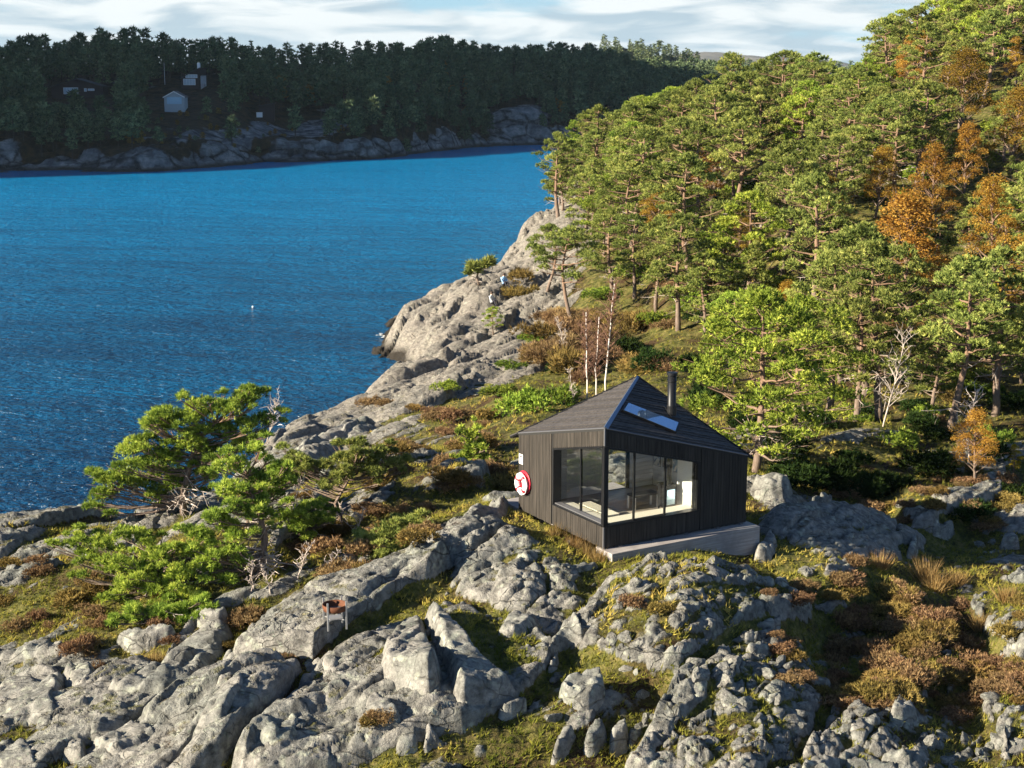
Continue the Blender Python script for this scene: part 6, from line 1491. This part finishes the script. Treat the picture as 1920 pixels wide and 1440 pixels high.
# ------------------------------------------------------------------ the far shore: wood, houses, small things
def far_tree_mesh(seed, kind):
    r = np.random.default_rng(seed); h = 9.0; m = MB(); m.tube([(0, 0, -.5), (0, 0, h * .5), (0, 0, h * .9)], [.16, .12, .05], 5, 0); P, D = [], []
    if kind == 'spruce':
        for k in range(11):
            f = k / 11; z = h * (.12 + .86 * f); R_ = 1.9 * (1 - f) + .12
            p, d = pad_points((0, 0, z), (R_, R_, .45), int(9 + 16 * (1 - f)), r, .5, -.15); P.append(p); D.append(d)
    else:
        for k in range(10):
            f = (k + .5) / 10; z = h * (.34 + .64 * f); a = k * 2.4; rad = 1.7 * math.sqrt(max(.05, 1 - f * f)) * r.uniform(.3, 1); c = (rad * math.cos(a), rad * math.sin(a), z)
            s = r.uniform(.7, 1.15); p, d = pad_points(c, (s, s, s * .7), 20, r, .5, .3); P.append(p); D.append(d)
    P, D = np.concatenate(P), np.concatenate(D); V, q = blades(P, D, 2, .90, .40, .6, r)
    return m, V, q, np.repeat(r.random(len(P)), 6)
FT = [far_tree_mesh(600 + k, 'spruce' if k in (4, 5) else 'pine') for k in range(6)]
def far_mesh(k, mat, name):
    m, V, q, t_ = FT[k]; m2 = MB(); m2.v, m2.q, m2.t, m2.qm, m2.tm, m2.n = list(m.v), list(m.q), list(m.t), list(m.qm), list(m.tm), m.n
    n0 = m2.n; m2.add(V, None, q, 1)
    me = m2.mesh(name, [M_FARBARK, mat]); at = me.attributes.new('tint', 'FLOAT', 'POINT'); a = np.full(len(me.vertices), .5, np.float32); a[n0:n0 + len(t_)] = t_; at.data.foreach_set('value', a)
    return me
FARM = [far_mesh(k, M_FARPINE, 'far_tree') for k in range(6)]
FARG = [far_mesh(k, M_FARGOLD, 'far_autumn_tree') for k in (0, 2)]
rf_ = np.random.default_rng(55)
# houses first, so that the wood keeps clear of them
M_NAVY = simple('dark_house_boards', (0.035, 0.022, 0.022), 0.8); M_BLUEW = simple('pale_blue_grey_boards', (0.36, 0.42, 0.46), 0.7, 0, 0.06); M_LITE = simple('light_blue_door', (0.36, 0.55, 0.68), 0.6, 0, .04); M_HWHITE = simple('white_house_paint', (0.82, 0.82, 0.82), .6, 0, .03)
M_SLATE = simple('dark_roof_tiles', (0.03, 0.03, 0.035), 0.6); M_WINP = simple('reflecting_window_pane', (0.45, 0.55, 0.62), 0.12, 0, 0.1, spec=.9)
def gable_house(name, px, py, dist, w, d, eav, ridge, rz, wall, label, cat, wins, trim=M_HWHITE, roofm=M_SLATE, chim=None, door=None, mono=False):
    p = PD(px, py, dist); z = hfs(p[0], p[1]) ; z = p[2]
    e = empty(name, (p[0], p[1], z), rz, label, cat)
    m = MB(); hw = w / 2
    pr = [(-hw, 0, -2.5), (hw, 0, -2.5), (hw, 0, eav), (0, 0, ridge), (-hw, 0, eav)] if not mono else [(-hw, 0, -2.5), (hw, 0, -2.5), (hw, 0, ridge), (-hw, 0, eav)]
    m.prism(pr, (0, d, 0)); m.build('wall', wall, e)
    segs = [((-hw - .25, eav - .12), (0, ridge + .02)), ((0, ridge + .02), (hw + .25, eav - .12))] if not mono else [((-hw - .3, eav - .05), (hw + .3, ridge + .05))]
    m = MB()
    for (x0, z0), (x1, z1) in segs: m.prism([(x0, -.35, z0 + .03), (x1, -.35, z1 + .03), (x1, -.35, z1 + .22), (x0, -.35, z0 + .22)], (0, d + .7, 0))
    rfo = m.build('roof', roofm, e)
    m = MB()
    for (x0, z0), (x1, z1) in segs: m.prism([(x0, -.42, z0 - .06), (x1, -.42, z1 - .06), (x1, -.42, z1 + .2), (x0, -.42, z0 + .2)], (0, .065, 0))
    if trim: m.build('barge_board', trim, rfo)
    for x0, x1, z0, z1 in wins:
        m = MB(); m.box(x0 - .09, x1 + .09, -.06, -.003, z0 - .09, z1 + .09); wf = m.build('window', M_HWHITE, e)
        n = max(1, round((x1 - x0) / .8))
        for k in range(n):
            a, b = x0 + (x1 - x0) * k / n + .03, x0 + (x1 - x0) * (k + 1) / n - .03
            m = MB(); m.box(a, b, -.075, -.062, z0, z1); m.build('pane', M_WINP, wf)
    if door:
        m = MB(); m.box(door[0], door[1], -.08, -.003, 0, door[2]); m.build('door', M_LITE, e)
    if chim:
        m = MB(); m.box(chim - .35, chim + .35, 1.0, 1.7, ridge - .6, ridge + 1.5); m.build('chimney', M_HWHITE, rfo)
    return e
gable_house('boathouse', 327, 195, 398, 5.2, 5, 1.7, 3.1, .04, M_BLUEW, 'pale blue-grey boathouse with white gable boards on the far shore', 'boathouse', [], door=(-1.9, 1.9, 1.75))
gable_house('house', 357, 160, 428, 5.2, 7, 1.9, 4.6, -.1, M_NAVY, 'dark house with white window gable and white chimney above the boathouse', 'house', [(-1.9, 1.4, .15, 1.7), (-1.2, 2.0, 2.1, 2.9)], trim=M_SLATE, chim=2.2, mono=True)
gable_house('house_wing', 371, 161, 429, 1.9, 5, 2.5, 2.9, -.1, M_HWHITE, 'white side wing with a tall window right of the white window gable', 'house', [(-.6, .6, .4, 2.0)], trim=M_SLATE, mono=True)
gable_house('house', 145, 178, 420, 14, 7, 2.2, 4.2, .05, M_NAVY, 'long low black house half hidden among the pines at far left', 'house', [(-3.6, -1.2, .3, 1.9), (-1.0, 0.2, .3, 1.9), (2.0, 2.5, 1.0, 1.7), (3.0, 4.6, 1.2, 1.6)], trim=None)
gable_house('shed', 500, 211, 412, 4.0, 3, 1.6, 2.3, .1, M_NAVY, 'small dark shed on the rocks right of the houses', 'shed', [], trim=None, mono=True)
p = PD(487, 213, 410); e = empty('white_wall', tuple(p), .05, 'low white wall beside the small dark shed on the far rocks', 'wall'); m = MB(); m.box(-.9, .7, 0, .3, -1, .3); m.box(-.95, .75, -.05, .35, .3, .36); m.build('wall_body', M_HWHITE, e)
p = PD(309, 152, 425); e = empty('flagpole', tuple(p), 0, 'thin white flagpole left of the far houses', 'flagpole'); m = MB(); m.tube([(0, 0, -1), (0, 0, 4.8)], [.05, .035], 8); m.build('pole', M_HWHITE, e); m = MB(); m.lathe([(0, 5.0), (.1, 4.9), (0, 4.8)], 8); m.build('finial', M_HWHITE, e)
p = PD(384, 156, 430); e = empty('wall_lamp', tuple(p), 0, 'pale round lamp post beside the white-gabled house', 'lamp'); m = MB(); m.lathe([(0, .35), (.3, .2), (.3, -.1), (0, -.3)], 10); m.build('globe', M_HWHITE, e); m = MB(); m.tube([(0, 0, -2.5), (0, 0, -.3)], .06, 6); m.build('post', M_NAVY, e)
HOUSES = [(PD(327, 195, 398), 10), (PD(362, 160, 430), 11), (PD(148, 178, 420), 13), (PD(495, 211, 411), 8), (PD(309, 152, 425), 4)]
def far_open(x, y, t_):
    for (hp_, rad) in HOUSES:
        dx = x - hp_[0]; dy = y - hp_[1]
        if dx * dx + dy * dy < rad * rad: return True
        # keep the sight line in front of each house open
        if -42 < dy < 0 and abs(dx + dy * hp_[0] / hp_[1] * -1) < rad * .75: return True
    if ((x + 66) / 24) ** 2 + ((t_ - 26) / 19) ** 2 < 1: return True
    if ((x - 2) / 8) ** 2 + ((t_ - 10) / 11) ** 2 < 1: return True
    return False
spots = []
for yy in np.arange(340, 700, 3.9):
    for xx in np.arange(-150, 130, 3.9):
        x, y = xx + rf_.uniform(-1.7, 1.7), yy + rf_.uniform(-1.7, 1.7)
        t_ = float(fs_inland(np.array([x]), np.array([y]))[0]) + 5 * float(fbm(np.array([x / 26]), np.array([y / 26]), 201, 3)[0])
        lo = 7 if x < -35 else 3
        if t_ < lo + rf_.uniform(-3, 5) or t_ > 138: continue
        if abs(x) > .37 * y + 8 or far_open(x, y, t_): continue
        spots.append((x, y, t_))
spots.sort(key=lambda q: q[1])
spz = fs_height(np.array([q[0] for q in spots], np.float32), np.array([q[1] for q in spots], np.float32))[0]
bulk_v, bulk_q, bulk_m, bulk_t, nb = [], [], [], [], 0; bulk_k = []
n_front = 0; n_gold = 0
for (x, y, t_), z in zip(spots, spz):
    s = rf_.uniform(.6, 1.12) * (1 + 0.32 * float(fbm(np.array([x / 24]), np.array([y / 60]), 231, 2)[0])); k = int(rf_.integers(0, 6)) if x > 10 else int(rf_.choice([0, 1, 2, 3, 0, 1, 2, 3, 4])); rz = rf_.uniform(0, 6.28)
    gold = n_gold < 26 and t_ < 85 and rf_.random() < .05
    if gold:
        n_gold += 1
        tag(link('autumn_tree', FARG[n_gold % 2], loc=(x, y, z), rot=(0, 0, rz), scale=(s * .8, s * .8, s * .62)), 'dull gold autumn tree among the dark far pines, ' + ('left of the boathouse' if x < -92 else 'right of the shed' if x > -50 else 'near the houses'), 'autumn tree', 'gold trees on the far shore')
    elif t_ < 26 and n_front < 95:
        n_front += 1
        tag(link('far_pine', FARM[k], loc=(x, y, z), rot=(0, 0, rz), scale=(s, s, s * .9)), ('pointed spruce' if k in (4, 5) else 'dark pine') + ' in the front row above the far rocks, ' + ('below the long black house' if x < -102 else 'near the boathouse' if x < -76 else 'between the boathouse and the shed' if x < -58 else 'right of the shed' if x < -25 else 'near the narrows'), 'far pine', 'dark pines in the front row of the far shore')
    else:
        m_, V, q, tt_ = FT[k]; q = q[np.arange(len(q)) % 3 > 0] if t_ > 45 else q; V0 = np.concatenate(m_.v); Q0 = np.concatenate(m_.q)
        A = np.concatenate([V0, V]); c_, s_ = math.cos(rz), math.sin(rz)
        A = A @ np.array([[c_, s_, 0], [-s_, c_, 0], [0, 0, 1]]) * s * [1, 1, .95] + [x, y, z]
        bulk_v.append(A); bulk_q.append(Q0 + nb); bulk_k.append(q + len(V0) + nb); bulk_t.append(np.concatenate([np.full(len(V0), .5), np.clip(tt_ * .6 + rf_.uniform(0, .4), 0, 1)])); nb += len(A)
fo = link('forest', mesh_np('forest', np.concatenate(bulk_v), np.concatenate(bulk_q), np.concatenate(bulk_k), [M_FARBARK, M_FARPINE], 0, 1, attrs={'tint': np.concatenate(bulk_t)}))
tag(fo, 'dark shaded pine and spruce wood covering the far ridge', kind='stuff')
print('far wood', len(spots), n_front, nb, round(time.time() - T0, 1))
# gold trees one can point to
for px, py, hp_, lab in [(240, 150, 40, 'gold-tinted tree between the long black house and the boathouse'), (272, 142, 42, 'brighter gold tree just left of the flagpole'), (527, 190, 44, 'gold tree above the small dark shed'), (582, 210, 44, 'dull gold tree right of the small dark shed'), (258, 222, 22, 'small orange bush-like tree low on the far shore'), (1052, 225, 30, 'rust-brown tree low on the far shore near the narrows')]:
    for dist in np.arange(345, 520, 2.0):
        p = PD(px, py, dist)
        if hfs(p[0], p[1]) > p[2]: break
    s = hp_ / FPX * p[1] / 9.0; tag(link('autumn_tree', FARG[len(lab) % 2], loc=(p[0], p[1], hfs(p[0], p[1]) - .2), scale=(s * 1.1, s * 1.1, s)), lab, 'autumn tree')
# rusty scrub on the open slope below the far houses
nsh = 0
while nsh < 46:
    x = rf_.uniform(-100, -42); y = rf_.uniform(350, 425); t_ = float(fs_inland(np.array([x]), np.array([y]))[0])
    if t_ < 9 or t_ > 58 or not far_open(x, y, t_): continue
    nsh += 1; s = rf_.uniform(.12, .26)
    tag(link('far_shrub', FARG[nsh % 2] if nsh % 3 else FARM[nsh % 4], loc=(x, y, hfs(x, y) - 8.0 * s * .28), rot=(0, 0, rf_.uniform(0, 6)), scale=(s * 1.5, s * 1.5, s)), ('rust-coloured' if nsh % 3 else 'dark green') + ' shrub on the open rocky slope below the far houses', 'shrub', 'shrubs below the far houses')
# spiky wood on the low hill behind the narrows
def cover(cx, cy, rx, ry, h, seed, n, label, sc):
    r = np.random.default_rng(seed); V_, Q_, T_, nb = [], [], [], 0
    for i in range(n):
        a, b = r.uniform(-1, 1, 2)
        if a * a + b * b > .95: continue
        x, y = cx + a * rx, cy + b * ry; d = max(0, 1 - a * a - b * b); z = h * d ** .8 * (1 + .35 * float(fbm(np.array([x / rx * 3]), np.array([y / ry * 3]), seed, 4)[0])) - 3
        k = int(r.integers(0, 6)); m_, V, q, tt_ = FT[k]; q = q[::2]; A = V * sc * r.uniform(.7, 1.15) + [x, y, z]
        V_.append(A); Q_.append(q + nb); T_.append(tt_); nb += len(A)
    tag(link('forest', mesh_np('forest', np.concatenate(V_), None, np.concatenate(Q_), [M_FARPINE], attrs={'tint': np.concatenate(T_)})), label, kind='stuff')
cover(62, 960, 95, 90, 36, 301, 700, 'dark trees on the knoll behind the narrows', 1.0)
cover(260, 1500, 420, 320, 26, 305, 1100, 'dark spruces on the low hill behind the pine slope', 1.5)

# two people sitting on the bare point
def person(px, py, label, shirt, trousers, face):
    b = G(px, py); b[2] = float(hgt(b[0], b[1]))
    bm = bmesh.new(); J = [(0, 0, .12), (0, .02, .34), (0, .04, .58), (0, .03, .70), (0, .0, .80), (0, -.01, .90), (.10, -.02, .10), (.13, -.36, .34), (.13, -.52, .02), (.13, -.64, .03), (-.10, -.02, .10), (-.13, -.34, .36), (-.13, -.48, .02), (-.13, -.60, .03),
         (.19, .03, .60), (.25, -.08, .38), (.14, -.28, .36), (-.19, .03, .60), (-.25, -.06, .38), (-.14, -.27, .38)]
    R_ = [.15, .145, .16, .07, .095, .085, .10, .075, .055, .05, .10, .075, .055, .05, .07, .052, .042, .07, .052, .042]
    vs = [bm.verts.new(j) for j in J]
    for a, c in [(0, 1), (1, 2), (2, 3), (3, 4), (4, 5), (0, 6), (6, 7), (7, 8), (8, 9), (0, 10), (10, 11), (11, 12), (12, 13), (2, 14), (14, 15), (15, 16), (2, 17), (17, 18), (18, 19)]: bm.edges.new((vs[a], vs[c]))
    me = bpy.data.meshes.new('person'); bm.to_mesh(me); bm.free(); o = link('person', me, loc=tuple(b), rot=(0, 0, face))
    mo = o.modifiers.new('skin', 'SKIN'); o.modifiers.new('sub', 'SUBSURF').levels = 1
    for v, r_ in zip(me.skin_vertices[0].data, R_): v.radius = (r_, r_)
    me.skin_vertices[0].data[0].use_root = True
    dg = bpy.context.evaluated_depsgraph_get(); ev = bpy.data.meshes.new_from_object(o.evaluated_get(dg)); o.modifiers.clear(); o.data = ev
    ev.materials.clear()
    for m_ in (shirt, trousers, M_SKIN): ev.materials.append(m_)
    for p_ in ev.polygons:
        c = p_.center; p_.material_index = 2 if c.z > .72 else 0 if c.z > .2 and c.y > -.16 else 1
        p_.use_smooth = True
    hm = MB(); hm.lathe([(0, .135), (.07, .115), (.105, .06), (.112, 0), (.10, -.05)], 14, centre=(0, .015, .845)); hm.build('hair', M_HAIR, o, smooth=True)
    tag(o, label, 'person'); return o
M_SKIN = simple('skin', (0.55, 0.36, 0.27), .6); M_HAIR = simple('brown_hair', (0.06, 0.04, 0.03), .6); M_SH1 = simple('light_blue_jacket', (0.30, 0.52, 0.80), .8); M_SH2 = simple('white_grey_jacket', (0.55, 0.58, 0.60), .8); M_TR = simple('dark_trousers', (0.03, 0.03, 0.045), .85)
person(945, 545, 'person in a light blue jacket sitting on the bare rock point', M_SH1, M_TR, .6)
person(922, 551, 'person in a pale jacket sitting left of the one in light blue', M_SH2, M_TR, .9)
# mooring buoy
b = PZ(474, 576, 0.0); e = empty('mooring_buoy', tuple(b), 0, 'tiny white mooring buoy floating alone on the fjord', 'buoy')
m = MB(); m.lathe([(0, .13), (.07, .11), (.09, .05), (.09, 0), (.06, -.06), (0, -.1)], 14); m.build('float', M_BWHITE, e, smooth=True); m = MB(); m.tube([(0, 0, .12), (0, 0, .18)], .015, 8); m.build('ring', M_STEEL, e)
# floating jetty at the far rocks
p = PZ(830, 277, 0.0); e = empty('jetty', tuple(p), 0, 'low dark floating jetty lying off the far shore rocks', 'jetty'); m = MB(); m.box(-5, 5, 0, 1.6, -.2, .35); m.build('pontoon', M_NAVY, e); m = MB(); m.box(-5, -4.2, -.1, -.003, .1, .4); m.build('fender', M_HWHITE, e)
# surf
def foam(spots, seed):
    r = np.random.default_rng(seed); V, T_ = [], []; n = 0
    for px, py, w, h_, cnt in spots:
        for i in range(cnt):
            p = PZ(px + r.normal() * w, py + r.normal() * h_, 0.03); k = r.integers(5, 9); a = np.sort(r.uniform(0, 6.28, k)); rr = r.uniform(.03, .15) * r.uniform(.4, 1.2, k)
            P = np.stack([p[0] + rr * np.cos(a) * 1.9, p[1] + rr * np.sin(a) * 1.3, np.full(k, .03 + .03 * r.random())], 1); V.append(np.vstack([P, [[p[0], p[1], .07]]])); T_ += [(n + k, n + j, n + (j + 1) % k) for j in range(k)]; n += k + 1
    t = NT('surf_foam'); mt = t.done(t.bsdf((.82, .84, .85), .9))
    tag(link('foam', mesh_np('foam', np.concatenate(V), None, np.array(T_), [mt])), 'white surf breaking along the rocks', kind='stuff')
foam([(590, 797, 30, 7, 60), (560, 803, 16, 5, 24), (640, 784, 16, 4, 16), (732, 630, 9, 3, 70), (762, 662, 12, 4, 70), (778, 672, 6, 4, 30), (728, 629, 5, 2, 20), (770, 690, 6, 6, 12)], 3)
print('all', round(time.time() - T0, 1))

# ------------------------------------------------------------------ the air: thin autumn haze over the fjord
hm = MB(); hm.box(-2750, 2750, -220, 8600, -14, 230)
t = NT('thin_haze'); pv = t.n('VolumePrincipled'); pv.inputs['Color'].default_value = (0.62, 0.82, 1.0, 1); pv.inputs['Density'].default_value = 0.000045; pv.inputs['Anisotropy'].default_value = 0.2
t.l(pv.outputs[0], t.out.inputs['Volume'])
tag(hm.build('haze', t.m), 'thin pale haze over the fjord', kind='stuff')
